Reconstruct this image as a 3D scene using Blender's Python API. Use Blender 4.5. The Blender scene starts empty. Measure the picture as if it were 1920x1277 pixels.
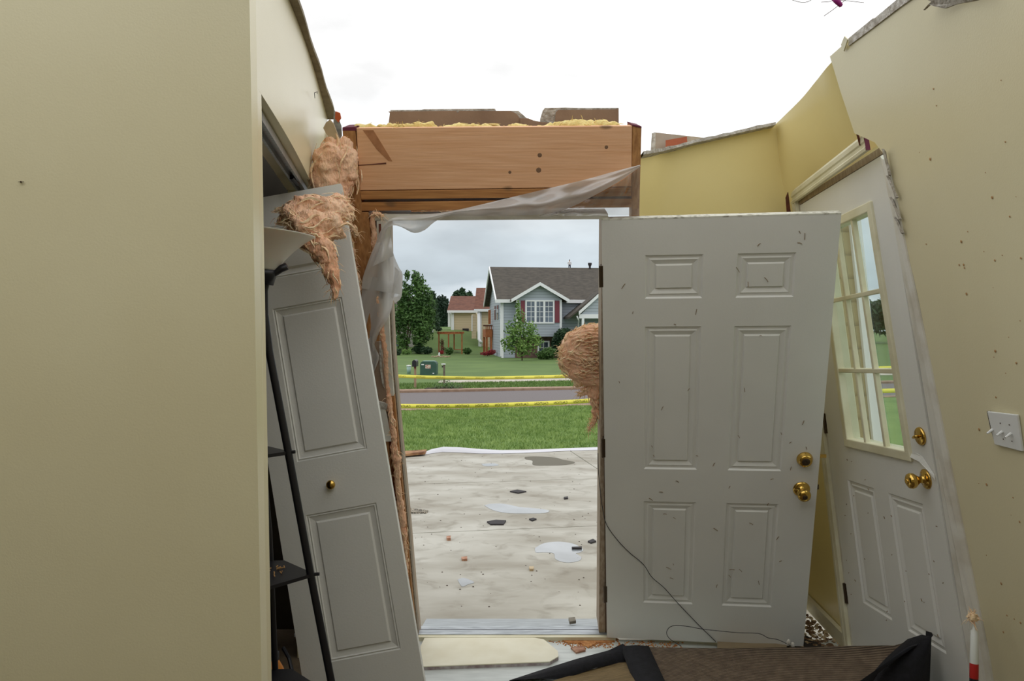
import bpy, bmesh, math, random
from mathutils import Vector, Matrix, noise
random.seed(7)
C = bpy.context.scene.collection
FPX, CX, HY, H = 1464.0, 960.0, 620.0, 1.5
# ---------------------------------------------------------------- camera
cd = bpy.data.cameras.new('camera'); cam = bpy.data.objects.new('camera', cd); C.objects.link(cam)
cam.location = (0, 0, H); cam.rotation_euler = (math.pi/2, 0, 0)
cd.sensor_width = 36; cd.lens = FPX/1920*36; cd.shift_y = -(638.5-HY)/1920
cd.clip_start = 0.02; cd.clip_end = 1000
bpy.context.scene.camera = cam
# ---------------------------------------------------------------- view
vs = bpy.context.scene.view_settings
vs.view_transform = 'Standard'; vs.look = 'None'; vs.exposure = 0.0; vs.gamma = 1.0; vs.use_curve_mapping = False
# ---------------------------------------------------------------- overcast sky
def sky():
    w = bpy.data.worlds.new('overcast_sky'); bpy.context.scene.world = w; w.use_nodes = True
    nt = w.node_tree; nt.nodes.clear(); N = nt.nodes.new; L = nt.links.new
    out = N('ShaderNodeOutputWorld'); bg = N('ShaderNodeBackground')
    tc = N('ShaderNodeTexCoord'); sep = N('ShaderNodeSeparateXYZ')
    L(tc.outputs['Generated'], sep.inputs[0])
    mp = N('ShaderNodeMapping'); mp.inputs['Scale'].default_value = (1, 1, 2.6)
    mp.inputs['Location'].default_value = (SKY_OFF[0], 0, SKY_OFF[1])
    L(tc.outputs['Generated'], mp.inputs[0])
    n1 = N('ShaderNodeTexNoise'); n1.inputs['Scale'].default_value = 5.5; n1.inputs['Detail'].default_value = 6; n1.inputs['Roughness'].default_value = .52
    L(mp.outputs[0], n1.inputs['Vector'])
    # elevation plus a little cloud wobble
    m = N('ShaderNodeMath'); m.operation = 'MULTIPLY_ADD'; m.inputs[1].default_value = .07
    sb = N('ShaderNodeMath'); sb.operation = 'SUBTRACT'; sb.inputs[1].default_value = .5
    L(n1.outputs['Fac'], sb.inputs[0]); L(sb.outputs[0], m.inputs[0]); L(sep.outputs['Z'], m.inputs[2])
    cr = N('ShaderNodeValToRGB'); e = cr.color_ramp.elements
    e[0].position = 0.0; e[0].color = (.66, .76, .82, 1)
    e[1].position = 1.0; e[1].color = (1, 1, 1, 1)
    for p, c in ((.038, (.74, .80, .84)), (.058, (.46, .525, .57)), (.085, (.47, .53, .57)), (.115, (.53, .59, .63)), (.15, (.68, .73, .76)), (.19, (.92, .95, .97)), (.30, (1, 1, 1))):
        k = e.new(p); k.color = (*c, 1)
    L(m.outputs[0], cr.inputs[0])
    # broad light and dark cloud patches
    n2 = N('ShaderNodeTexNoise'); n2.inputs['Scale'].default_value = 3.2; n2.inputs['Detail'].default_value = 5
    L(mp.outputs[0], n2.inputs['Vector'])
    mr = N('ShaderNodeMapRange'); mr.inputs['From Min'].default_value = .35; mr.inputs['From Max'].default_value = .65
    mr.inputs['To Min'].default_value = .84; mr.inputs['To Max'].default_value = 1.34
    L(n2.outputs['Fac'], mr.inputs[0])
    mx = N('ShaderNodeVectorMath'); mx.operation = 'SCALE'
    L(cr.outputs[0], mx.inputs[0]); L(mr.outputs[0], mx.inputs['Scale'])
    L(mx.outputs[0], bg.inputs[0])
    # brightness climbs towards the zenith as an overcast sky does
    z2 = N('ShaderNodeMapRange'); z2.inputs['From Min'].default_value = .12; z2.inputs['From Max'].default_value = .6
    z2.inputs['To Min'].default_value = SKY_LOW; z2.inputs['To Max'].default_value = SKY_TOP
    L(sep.outputs['Z'], z2.inputs[0]); L(z2.outputs[0], bg.inputs[1])
    L(bg.outputs[0], out.inputs[0])
SKY_LOW, SKY_TOP, SKY_OFF = 1.08, 1.22, (0.3, 0.0)
sky()
# ---------------------------------------------------------------- materials
def s2l(c): return tuple((x/255/12.92 if x/255 <= .04045 else ((x/255+.055)/1.055)**2.4) for x in c)
MATS = {}
def mat(name, rgb, rough=.6, rgb2=None, scale=6, detail=4, contrast=(.35, .65), bump=0, bscale=None, metal=0, spec=None, stretch=None, coord='Object', mode=None, **kw):
    if name in MATS: return MATS[name]
    m = bpy.data.materials.new(name); m.use_nodes = True; nt = m.node_tree; N = nt.nodes.new; L = nt.links.new
    b = nt.nodes['Principled BSDF']; b.inputs['Base Color'].default_value = (*s2l(rgb), 1)
    b.inputs['Roughness'].default_value = rough; b.inputs['Metallic'].default_value = metal
    if spec is not None: b.inputs['Specular IOR Level'].default_value = spec
    tc = N('ShaderNodeTexCoord'); mp = N('ShaderNodeMapping'); L(tc.outputs[coord], mp.inputs[0])
    if stretch: mp.inputs['Scale'].default_value = stretch
    if rgb2:
        n = N('ShaderNodeTexNoise'); n.inputs['Scale'].default_value = scale; n.inputs['Detail'].default_value = detail
        L(mp.outputs[0], n.inputs['Vector'])
        mr = N('ShaderNodeMapRange'); mr.inputs['From Min'].default_value = contrast[0]; mr.inputs['From Max'].default_value = contrast[1]
        L(n.outputs['Fac'], mr.inputs[0])
        mx = N('ShaderNodeMix'); mx.data_type = 'RGBA'; mx.inputs[6].default_value = (*s2l(rgb), 1); mx.inputs[7].default_value = (*s2l(rgb2), 1)
        L(mr.outputs[0], mx.inputs[0]); L(mx.outputs[2], b.inputs['Base Color'])
        m['mix'] = mx.name
    if bump:
        n = N('ShaderNodeTexNoise'); n.inputs['Scale'].default_value = bscale or scale; n.inputs['Detail'].default_value = 6
        L(mp.outputs[0], n.inputs['Vector'])
        bp = N('ShaderNodeBump'); bp.inputs['Strength'].default_value = bump; bp.inputs['Distance'].default_value = .01
        L(n.outputs['Fac'], bp.inputs['Height']); L(bp.outputs[0], b.inputs['Normal'])
    MATS[name] = m; return m
def nodes(m): return m.node_tree, m.node_tree.nodes['Principled BSDF']
paint = mat('beige_wall_paint', (226, 218, 182), .3, (222, 213, 176), 2, bump=.05, bscale=220)
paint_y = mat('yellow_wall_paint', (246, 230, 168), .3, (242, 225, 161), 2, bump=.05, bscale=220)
def stains(m):
    # a few brushed damp marks of their own shape on the big wall
    nt, b = nodes(m); N = nt.nodes.new; L = nt.links.new
    return m
white = mat('white_door_paint', (229, 229, 223), .42, (224, 224, 218), 3, bump=.05, bscale=160)
white_stained = mat('dirty_white_trim', (224, 222, 212), .5, (196, 188, 170), 9, contrast=(.45, .8), bump=.1, bscale=60)
ivory = mat('ivory_trim_paint', (228, 224, 196), .5, (214, 208, 176), 8)
gyp = mat('torn_gypsum', (206, 202, 194), .9, (160, 152, 140), 40, bump=.8, bscale=90)
kraft = mat('brown_drywall_paper', (158, 134, 112), .85, (136, 113, 94), 5, bump=.15, bscale=40)
strip_m = mat('grey_brown_drywall_edge', (150, 140, 118), .9, (128, 118, 98), 18, bump=.5, bscale=80)
dark = mat('closet_shade_colour', (70, 64, 52), .9, (52, 47, 38), 4)  # closet shadow put into the colour of its inner walls and ceiling
black = mat('black_enamel', (18, 18, 26), .38)
blackcloth = mat('black_cloth_binding', (16, 16, 20), .95, (26, 26, 32), 40, bump=.4, bscale=300)
brass = mat('polished_brass', (214, 176, 92), .16, metal=1)
bronze = mat('dull_bronze_metal', (84, 70, 54), .5, metal=.7)
alum = mat('worn_aluminium', (186, 192, 196), .42, (150, 156, 160), 12, metal=.5, stretch=(1, 14, 1))
grey_wood = mat('weathered_grey_jamb', (150, 140, 122), .7, (112, 98, 82), 6, stretch=(30, 30, 2), bump=.2)
jambw = mat('tan_painted_jamb', (176, 160, 138), .6, (150, 130, 108), 5, stretch=(20, 20, 1.5))
def wood(name, a, b2, axis, knots=True):
    m = mat(name, a, .62, b2, 7, 6, (.3, .7), bump=.12, bscale=9, stretch={'x': (.7, 14, 14), 'z': (14, 14, .7)}[axis])
    if knots and 'k' not in m:
        m['k'] = 1; nt, bs = nodes(m); N = nt.nodes.new; L = nt.links.new
        tc = N('ShaderNodeTexCoord'); mp = N('ShaderNodeMapping'); L(tc.outputs['Object'], mp.inputs[0])
        mp.inputs['Scale'].default_value = {'x': (5, 1, 9), 'z': (9, 1, 4)}[axis]
        v = N('ShaderNodeTexVoronoi'); v.inputs['Scale'].default_value = 1.1; v.inputs['Randomness'].default_value = 1
        nz = N('ShaderNodeTexNoise'); nz.inputs['Scale'].default_value = 3; L(mp.outputs[0], nz.inputs['Vector'])
        ad = N('ShaderNodeMix'); ad.data_type = 'VECTOR'; ad.inputs[0].default_value = .12
        L(mp.outputs[0], ad.inputs[4]); L(nz.outputs['Color'], ad.inputs[5]); L(ad.outputs[1], v.inputs['Vector'])
        r = N('ShaderNodeMapRange'); r.inputs['From Min'].default_value = .06; r.inputs['From Max'].default_value = .13
        r.inputs['To Min'].default_value = .75; r.inputs['To Max'].default_value = 0
        L(v.outputs['Distance'], r.inputs[0])
        old = bs.inputs['Base Color'].links[0].from_socket
        mx = N('ShaderNodeMix'); mx.data_type = 'RGBA'; L(r.outputs[0], mx.inputs[0]); L(old, mx.inputs[6]); mx.inputs[7].default_value = (*s2l((112, 84, 58)), 1)
        L(mx.outputs[2], bs.inputs['Base Color'])
    return m
pine = wood('header_pine', (236, 187, 146), (224, 170, 126), 'x')
pine2 = wood('golden_pine_plate', (196, 142, 84), (150, 98, 52), 'x')
pinez = wood('golden_pine_stud', (188, 138, 84), (148, 100, 56), 'z')
redwood = mat('dark_red_splintered_wood', (120, 64, 48), .8, (90, 50, 36), 20, bump=.5)
purple = mat('purple_stained_wood_end', (104, 40, 62), .8)
deckwood = mat('stained_deck_wood', (172, 104, 58), .7, (146, 82, 42), 3, stretch=(4, 4, 1))
pink = mat('pink_fibreglass', (255, 216, 182), .95, (244, 184, 146), 14, 6, (.3, .7), bump=.9, bscale=160, stretch=(1, 1, .35))
cream = mat('cream_fibreglass', (252, 228, 190), .95, (242, 202, 160), 25, bump=.9, bscale=70)
yellowf = mat('yellow_fibreglass', (238, 218, 150), .95, (220, 196, 124), 25, bump=.9, bscale=60)
for _m in (pink, cream, yellowf):
    nodes(_m)[1].inputs['Subsurface Weight'].default_value = .25; nodes(_m)[1].inputs['Subsurface Radius'].default_value = (.02, .01, .006)
sawdust = mat('orange_sawdust', (206, 150, 92), .95, (170, 110, 62), 60, bump=.8)
glass = None
def glassmat(name, tint=(1, 1, 1), gl=.12):
    m = bpy.data.materials.new(name); m.use_nodes = True; nt = m.node_tree; nt.nodes.clear(); N = nt.nodes.new; L = nt.links.new
    o = N('ShaderNodeOutputMaterial'); t = N('ShaderNodeBsdfTransparent'); t.inputs[0].default_value = (*tint, 1)
    g = N('ShaderNodeBsdfGlossy'); g.inputs['Roughness'].default_value = .03
    lw = N('ShaderNodeLayerWeight'); pw = N('ShaderNodeMath'); pw.operation = 'POWER'; pw.inputs[1].default_value = 4.5; L(lw.outputs['Facing'], pw.inputs[0]); lw.inputs[0].default_value = .5
    f = N('ShaderNodeMath'); f.operation = 'MULTIPLY_ADD'; f.inputs[1].default_value = .5; f.inputs[2].default_value = .03; L(pw.outputs[0], f.inputs[0]); mx = N('ShaderNodeMixShader')
    L(f.outputs[0], mx.inputs[0]); L(t.outputs[0], mx.inputs[1]); L(g.outputs[0], mx.inputs[2]); L(mx.outputs[0], o.inputs[0])
    return m
glass = glassmat('door_glass', (.86, .9, .88))
def filmmat(nm, lo_=.74):
    m = bpy.data.materials.new(nm); m.use_nodes = True; nt = m.node_tree; nt.nodes.clear(); N = nt.nodes.new; L = nt.links.new
    o = N('ShaderNodeOutputMaterial'); t = N('ShaderNodeBsdfTransparent'); t.inputs[0].default_value = (.93, .93, .92, 1)
    d = N('ShaderNodeBsdfDiffuse'); d.inputs[0].default_value = (.84, .83, .81, 1)
    tr = N('ShaderNodeBsdfTranslucent'); tr.inputs[0].default_value = (.8, .8, .8, 1)
    g = N('ShaderNodeBsdfGlossy'); g.inputs['Roughness'].default_value = .18
    a = N('ShaderNodeMixShader'); a.inputs[0].default_value = .45; L(d.outputs[0], a.inputs[1]); L(tr.outputs[0], a.inputs[2])
    lw = N('ShaderNodeLayerWeight'); lw.inputs[0].default_value = .45
    r = N('ShaderNodeMapRange'); r.inputs['To Min'].default_value = lo_; r.inputs['To Max'].default_value = .95; L(lw.outputs['Facing'], r.inputs[0])
    b = N('ShaderNodeMixShader'); L(r.outputs[0], b.inputs[0]); L(t.outputs[0], b.inputs[1]); L(a.outputs[0], b.inputs[2])
    c = N('ShaderNodeMixShader'); c.inputs[0].default_value = .1; L(b.outputs[0], c.inputs[1]); L(g.outputs[0], c.inputs[2])
    L(c.outputs[0], o.inputs[0]); return m
film = filmmat('milky_vapour_film'); film_clear = filmmat('clear_vapour_film', .22)
def concrete():
    m = mat('wet_patchy_concrete', (186, 184, 174), .75, (152, 147, 134), 1.3, 8, (.36, .62), bump=.25, bscale=14, stretch=(.7, 1.6, 1))
    nt, b = nodes(m); N = nt.nodes.new; L = nt.links.new
    tc = N('ShaderNodeTexCoord'); n = N('ShaderNodeTexNoise'); n.inputs['Scale'].default_value = 5; n.inputs['Detail'].default_value = 8; n.inputs['Distortion'].default_value = .8
    L(tc.outputs['Object'], n.inputs['Vector'])
    r = N('ShaderNodeMapRange'); r.inputs['From Min'].default_value = .52; r.inputs['From Max'].default_value = .74; r.inputs['To Max'].default_value = .55
    L(n.outputs['Fac'], r.inputs[0]); old = b.inputs['Base Color'].links[0].from_socket
    mx = N('ShaderNodeMix'); mx.data_type = 'RGBA'; L(r.outputs[0], mx.inputs[0]); L(old, mx.inputs[6]); mx.inputs[7].default_value = (*s2l((112, 104, 86)), 1)
    L(mx.outputs[2], b.inputs['Base Color']); return m
conc = concrete()
grassm = mat('lawn_grass', (116, 142, 72), .9, (90, 120, 52), 1.1, 8, (.3, .7), bump=.8, bscale=30)
grassfar = mat('far_lawn_grass', (94, 120, 56), .9, (76, 102, 44), .5, 8, (.3, .7), bump=.8, bscale=20)
asphalt = mat('wet_asphalt', (112, 104, 104), .75, (98, 92, 92), 30, bump=.3)
curbm = mat('tan_curb_concrete', (164, 138, 118), .85, (140, 114, 94), 6)
water = mat('puddle_water', (150, 156, 160), .03, (130, 136, 138), 3, spec=.9)
mudwater = mat('muddy_puddle', (84, 78, 58), .5, spec=.3)
slate = mat('dark_shingle_scrap', (46, 42, 44), .8)
tape_m = mat('yellow_caution_film', (238, 228, 92), .45)
ink = mat('black_ink', (20, 20, 16), .7)
def siding(name, a, line, pitch=.115):
    m = bpy.data.materials.new(name); m.use_nodes = True; nt, b = nodes(m); N = nt.nodes.new; L = nt.links.new
    tc = N('ShaderNodeTexCoord'); sp = N('ShaderNodeSeparateXYZ'); L(tc.outputs['Object'], sp.inputs[0])
    d = N('ShaderNodeMath'); d.operation = 'DIVIDE'; d.inputs[1].default_value = pitch; L(sp.outputs['Z'], d.inputs[0])
    fr = N('ShaderNodeMath'); fr.operation = 'FRACT'; L(d.outputs[0], fr.inputs[0])
    cr = N('ShaderNodeValToRGB'); cr.color_ramp.interpolation = 'LINEAR'; e = cr.color_ramp.elements
    e[0].color = (*s2l(line), 1); e[1].position = .22; e[1].color = (*s2l(a), 1); L(fr.outputs[0], cr.inputs[0])
    L(cr.outputs[0], b.inputs['Base Color']); b.inputs['Roughness'].default_value = .6
    bp = N('ShaderNodeBump'); bp.inputs['Distance'].default_value = .02; bp.inputs['Strength'].default_value = .6; L(fr.outputs[0], bp.inputs['Height']); L(bp.outputs[0], b.inputs['Normal'])
    return m
bluesid = siding('blue_grey_siding', (172, 180, 190), (124, 130, 138), .17)
tansid = siding('tan_siding', (212, 194, 162), (188, 170, 138), .2)
beigesid = siding('beige_siding', (176, 160, 122), (140, 124, 92), .15)
roofg = mat('grey_brown_shingles', (86, 80, 72), .95, (68, 64, 58), 3, 8, stretch=(1, 1, 4), bump=.4, bscale=12)
roofb = mat('red_brown_shingles', (116, 76, 60), .95, (96, 62, 50), 3, 8, bump=.4, bscale=12)
htrim = mat('white_house_trim', (232, 234, 236), .5)
maroon = mat('maroon_shutter', (122, 54, 66), .6)
winglass = mat('dark_window_glass', (96, 112, 128), .08, (60, 70, 84), .9, spec=.8)
brick = mat('brown_brick', (120, 96, 84), .9, (84, 66, 58), 6)
greenbox = mat('green_utility_paint', (52, 86, 74), .55, (46, 76, 66), 4)
greypl = mat('grey_green_plastic', (150, 176, 168), .6)
postwood = mat('pale_post_wood', (176, 150, 124), .8, (140, 112, 90), 8, stretch=(6, 6, 1))
barkm = mat('brown_bark', (92, 74, 58), .95, (66, 52, 42), 10)
def leafm(name, a, b): return mat(name, a, .7, b, 1.6, 3, (.35, .65))
leaf_mid = leafm('mid_green_leaves', (78, 112, 48), (52, 84, 34))
leaf_dark = leafm('dark_green_leaves', (42, 72, 36), (26, 52, 28))
leaf_blue = leafm('dark_conifer_needles', (34, 60, 38), (22, 44, 28))
leaf_lt = leafm('light_green_leaves', (112, 142, 66), (76, 112, 44))
leaf_yel = leafm('yellow_green_leaves', (132, 132, 58), (88, 96, 42))
flower = mat('red_flowers', (168, 44, 44), .7, (110, 30, 40), 6)
# ---------------------------------------------------------------- helpers
def P(px, py, Y): return Vector(((px-CX)/FPX*Y, Y, H+(HY-py)/FPX*Y))       # point on the sight line at depth Y
FS = .3455; FN = Vector((0, -1, -FS)).normalized()                         # leaning front wall plane  y = 3.769 - FS z
def F(px, py, off=0):                                                      # point on the leaning front wall, off metres towards the room
    k = (HY-py)/FPX; n = FN
    p0 = Vector((0, 3.769, 0))+n*off; d = Vector(((px-CX)/FPX, 1, k)); o = Vector((0, 0, H))
    return o+d*((p0-o).dot(n)/d.dot(n))
def G(px, py, z=-.12):                                                     # point on a level surface
    Y = (H-z)*FPX/(py-HY); return Vector(((px-CX)/FPX*Y, Y, z))
ORG = {}
class MB:
    def __init__(s): s.v = []; s.f = []
    def add(s, vs, fs):
        n = len(s.v); s.v += [Vector(v) for v in vs]; s.f += [tuple(i+n for i in f) for f in fs]; return s
    def hexa(s, p):   # p0-3 one face, p4-7 the opposite face
        return s.add(p, [(0, 1, 2, 3), (7, 6, 5, 4), (0, 4, 5, 1), (1, 5, 6, 2), (2, 6, 7, 3), (3, 7, 4, 0)])
    def ext(s, pts, vec):
        n = len(pts); vec = Vector(vec); a = [Vector(p) for p in pts]
        return s.add(a+[p+vec for p in a], [tuple(range(n)), tuple(range(2*n-1, n-1, -1))]+[(i, i+n, (i+1) % n+n, (i+1) % n) for i in range(n)])
    def box(s, c, d, R=None):
        c = Vector(c); x, y, z = [k/2 for k in d]
        q = [(-x, -y, -z), (x, -y, -z), (x, -y, z), (-x, -y, z), (-x, y, -z), (x, y, -z), (x, y, z), (-x, y, z)]
        return s.hexa([c+((R@Vector(k)) if R else Vector(k)) for k in q])
    def tube(s, path, r, n=10, cap=True):
        path = [Vector(p) for p in path]; m = len(path); rs = r if isinstance(r, (list, tuple)) else [r]*m
        vs = []; fs = []; up = None
        for i, p in enumerate(path):
            t = (path[min(i+1, m-1)]-path[max(i-1, 0)]).normalized()
            if up is None: up = Vector((0, 0, 1)) if abs(t.z) < .9 else Vector((1, 0, 0))
            a = (up-t*up.dot(t)).normalized(); b = t.cross(a); up = a
            vs += [p+(a*math.cos(k*2*math.pi/n)+b*math.sin(k*2*math.pi/n))*rs[i] for k in range(n)]
        for i in range(m-1):
            for k in range(n): fs.append((i*n+k, i*n+(k+1) % n, (i+1)*n+(k+1) % n, (i+1)*n+k))
        if cap: fs += [tuple(range(n-1, -1, -1)), tuple(range((m-1)*n, m*n))]
        return s.add(vs, fs)
    def lathe(s, o, ax, prof, n=24):   # prof: (radius, distance along axis)
        o = Vector(o); t = Vector(ax).normalized(); a = t.orthogonal().normalized(); b = t.cross(a); vs = []; fs = []
        for r, h in prof: vs += [o+t*h+(a*math.cos(k*2*math.pi/n)+b*math.sin(k*2*math.pi/n))*max(r, 1e-5) for k in range(n)]
        for i in range(len(prof)-1):
            for k in range(n): fs.append((i*n+k, i*n+(k+1) % n, (i+1)*n+(k+1) % n, (i+1)*n+k))
        return s.add(vs, fs)
    def grid(s, rows):
        n = len(rows[0]); m = len(rows)
        return s.add([p for r in rows for p in r], [(i*n+j, i*n+j+1, (i+1)*n+j+1, (i+1)*n+j) for i in range(m-1) for j in range(n-1)])
    def build(s, name, m, parent=None, smooth=False, bevel=0, fix=True):
        if parent is not None: o0 = ORG[parent.name]
        else:
            o0 = Vector(((min(v.x for v in s.v)+max(v.x for v in s.v))/2, (min(v.y for v in s.v)+max(v.y for v in s.v))/2, min(v.z for v in s.v)))
        me = bpy.data.meshes.new(name); me.from_pydata([tuple(v-o0) for v in s.v], [], s.f); me.update()
        if fix:
            bm = bmesh.new(); bm.from_mesh(me); bmesh.ops.recalc_face_normals(bm, faces=bm.faces); bm.to_mesh(me); bm.free()
        me.materials.append(m); ob = bpy.data.objects.new(name, me); C.objects.link(ob)
        if smooth: me.polygons.foreach_set('use_smooth', [True]*len(me.polygons))
        if parent is not None: ob.parent = parent
        else: ob.location = o0
        ORG[ob.name] = o0
        if bevel:
            b = ob.modifiers.new('b', 'BEVEL'); b.width = bevel; b.segments = 2; b.limit_method = 'ANGLE'
        return ob
def tag(o, label=None, cat=None, group=None, kind=None):
    if label: o['label'] = label
    if cat: o['category'] = cat
    if group: o['group'] = group
    if kind: o['kind'] = kind
    return o
def thing(name, loc, label=None, cat=None, group=None, kind=None):
    o = bpy.data.objects.new(name, None); C.objects.link(o); o.location = loc; o.empty_display_size = .1
    ORG[o.name] = Vector(loc); return tag(o, label, cat, group, kind)
def struct(o): o['kind'] = 'structure'; return o
def copy_tree(o, loc):
    c = o.copy(); C.objects.link(c); c.location = loc
    for ch in list(o.children):
        d = ch.copy(); C.objects.link(d); d.parent = c
    return c
def nz(p, s=1.0, seed=0.0): return noise.noise(Vector(p)*s+Vector((seed, seed*1.7, -seed)))
def smoothp(w, k=6):
    o = []
    for i in range(len(w)-1):
        p0, p1, p2, p3 = w[max(i-1, 0)], w[i], w[i+1], w[min(i+2, len(w)-1)]
        for j in range(k):
            t = j/k; o.append(.5*((2*p1)+(p2-p0)*t+(2*p0-5*p1+4*p2-p3)*t*t+(3*p1-p0-3*p2+p3)*t**3))
    return o+[w[-1]]
# ---- slab with moulded panels, on a quad BL, BR, TR, TL with size w x h
class Slab:
    def __init__(s, TL, TR, BR, BL, w, h):
        s.TL, s.TR, s.BR, s.BL, s.w, s.h = map(Vector, (TL, TR, BR, BL))[:4] if False else (*[Vector(k) for k in (TL, TR, BR, BL)], w, h)
        s.n = (s.TR-s.BL).cross(s.TL-s.BR).normalized()
        if s.n.dot(Vector((0, 0, H))-(s.TL+s.BR)/2) < 0: s.n = -s.n
    def p(s, u, v, d=0):
        a, b = u/s.w, v/s.h
        return s.BL*(1-a)*(1-b)+s.BR*a*(1-b)+s.TR*a*b+s.TL*(1-a)*b+s.n*d
    def body(s, mb, panels, th, holes=(), prof=((0, 0), (.006, -.007), (.014, -.007), (.02, -.004), (.04, -.012), (.045, -.004))):
        us = sorted({0, s.w, *[k for q in list(panels)+list(holes) for k in (q[0], q[2])]})
        vs = sorted({0, s.h, *[k for q in list(panels)+list(holes) for k in (q[1], q[3])]})
        allr = list(panels)+list(holes)
        for i in range(len(us)-1):
            for j in range(len(vs)-1):
                cu, cv = (us[i]+us[i+1])/2, (vs[j]+vs[j+1])/2
                inp = any(q[0] < cu < q[2] and q[1] < cv < q[3] for q in panels)
                inh = any(q[0] < cu < q[2] and q[1] < cv < q[3] for q in holes)
                R = [(us[i], vs[j]), (us[i+1], vs[j]), (us[i+1], vs[j+1]), (us[i], vs[j+1])]
                if not inp and not inh: mb.add([s.p(*r) for r in R], [(0, 1, 2, 3)])
                if not inh: mb.add([s.p(*r, -th) for r in R], [(3, 2, 1, 0)])
        for q in panels:
            prev = None
            for ins, d in prof:
                R = [s.p(q[0]+ins, q[1]+ins, d), s.p(q[2]-ins, q[1]+ins, d), s.p(q[2]-ins, q[3]-ins, d), s.p(q[0]+ins, q[3]-ins, d)]
                if prev: mb.add(prev+R, [(k, (k+1) % 4, (k+1) % 4+4, k+4) for k in range(4)])
                prev = R
            mb.add(prev, [(0, 1, 2, 3)])
        def wall(u0, v0, u1, v1): mb.add([s.p(u0, v0), s.p(u1, v1), s.p(u1, v1, -th), s.p(u0, v0, -th)], [(0, 1, 2, 3)])
        for q in [(0, 0, s.w, s.h)]+list(holes):
            wall(q[0], q[1], q[2], q[1]); wall(q[2], q[1], q[2], q[3]); wall(q[2], q[3], q[0], q[3]); wall(q[0], q[3], q[0], q[1])
    def bar(s, mb, u0, v0, u1, v1, d0, d1):
        return mb.hexa([s.p(u0, v0, d1), s.p(u1, v0, d1), s.p(u1, v1, d1), s.p(u0, v1, d1), s.p(u0, v0, d0), s.p(u1, v0, d0), s.p(u1, v1, d0), s.p(u0, v1, d0)])
def fq(mb, tl, tr, br, bl, depth, off=0):   # board on the leaning wall, given its four face corners, depth going outwards
    a = [F(*k, off) for k in (bl, br, tr, tl)]
    return mb.hexa(a+[p-FN*depth for p in a])
# ================================================================ ROOM SHELL
floorm = mat('white_vinyl_floor', (214, 220, 216), .45, (190, 196, 192), 5, 8, (.4, .7), stretch=(1, 6, 1), bump=.05)
struct(MB().box((0, .6, -.05), (6.4, 6.4-.02, .1)).build('floor', floorm))
struct(MB().box((-.7, .1, .006), (5.0, 5.4, .012)).build('floor_bounce_cut', mat('bounce_cut_brown', (96, 84, 70), .95, (80, 70, 58), 12)))  # unseen dark cover added over the floor to cut bounced light
# left wall that faces the camera, its end returns into the closet opening
def ywl(z): return 1.912-.054*z
mb = MB(); zt = 2.62
mb.ext([(-3.2, ywl(0)-.006, 0), (-.60, ywl(0)-.006, 0), (-.60, ywl(zt)-.006, zt), (-3.2, ywl(zt)-.006, zt)], (0, .045, 0))
wall_left = struct(mb.build('wall_left', paint))
# return strip plus wall above the closet opening
mb = MB()
def Wp(px, py, Y): return P(px, py, Y)
t0 = P(539, 0, 2.268); t1 = P(619, 224, 3.56)
A_t = Vector((-.60, ywl(2.46), 2.46)); A_b = Vector((-.60, ywl(0), 0))
e_t = P(490, 175, 1.915); e_b = Vector((-.594, 1.965, 0)); e_tt = Vector((-.612, 1.915, 2.46))
out = Vector((-.115, 0, 0))
mb.hexa([A_b, e_b, e_t, Vector((-.60, ywl(2.08), 2.08)), A_b+out, e_b+out, e_t+out, Vector((-.60, ywl(2.08), 2.08))+out])
fb = P(592, 356, 3.2); ft = Vector((t1.x, 3.56, 2.47)); nt_ = Vector((-.60, ywl(2.47), 2.47))
# bowed wall above the opening
rows = []
K = 14
for i in range(K+1):
    a = i/K; bow = .018*math.sin(a*math.pi*1.2)
    bot = Vector((-.60, ywl(2.08), 2.08)).lerp(fb, a)+Vector((bow*.4, 0, 0)); top = nt_.lerp(ft, a)+Vector((bow, 0, 0))
    rows.append([bot.lerp(top, j/6) for j in range(7)])
front = [r for r in rows]; back = [[p+out for p in r] for r in rows]
mb.grid(front); mb.grid(back); mb.grid([[r[0] for r in front], [r[0] for r in back]]); mb.grid([[r[-1] for r in front], [r[-1] for r in back]])
mb.grid([front[-1], back[-1]])
# far end of the closet wall below, behind the leaning leaf
mb.hexa([fb+Vector((0, .0, 0)), Vector((-.86, 3.55, 0)), Vector((-.86, 3.7, 0)), ft+Vector((0, .04, -.02)), fb+out, Vector((-.86, 3.55, 0))+out, Vector((-.86, 3.7, 0))+out, ft+out+Vector((0, .04, -.02))])
struct(mb.build('wall_closet', paint))
# drywall edge left hanging along the top of it
mb = MB(); top = []
for i in range(13):
    a = i/12; p = t0.lerp(t1, a); w = .030+.002*math.sin(a*17)
    top.append([p+Vector((-.05, 0, 0)), p+Vector((w, .0, 0)), p+Vector((w, 0, .014)), p+Vector((-.05, 0, .014))])
pre = [q+Vector((.07, -.9, 0)) for q in top[0]]; top.insert(0, pre)
mb.grid([r+[r[0]] for r in top]); mb.add(top[-1], [(0, 1, 2, 3)]); mb.add(top[0], [(0, 1, 2, 3)])
struct(mb.build('trim_1', strip_m))
# closet inside
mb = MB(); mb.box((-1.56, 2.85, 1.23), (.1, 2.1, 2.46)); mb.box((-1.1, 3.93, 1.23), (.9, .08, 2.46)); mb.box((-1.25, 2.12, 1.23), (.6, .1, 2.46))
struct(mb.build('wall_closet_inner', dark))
struct(MB().box((-1.24, 2.75, 2.45), (.70, 1.7, .03)).build('ceiling', dark))
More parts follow.
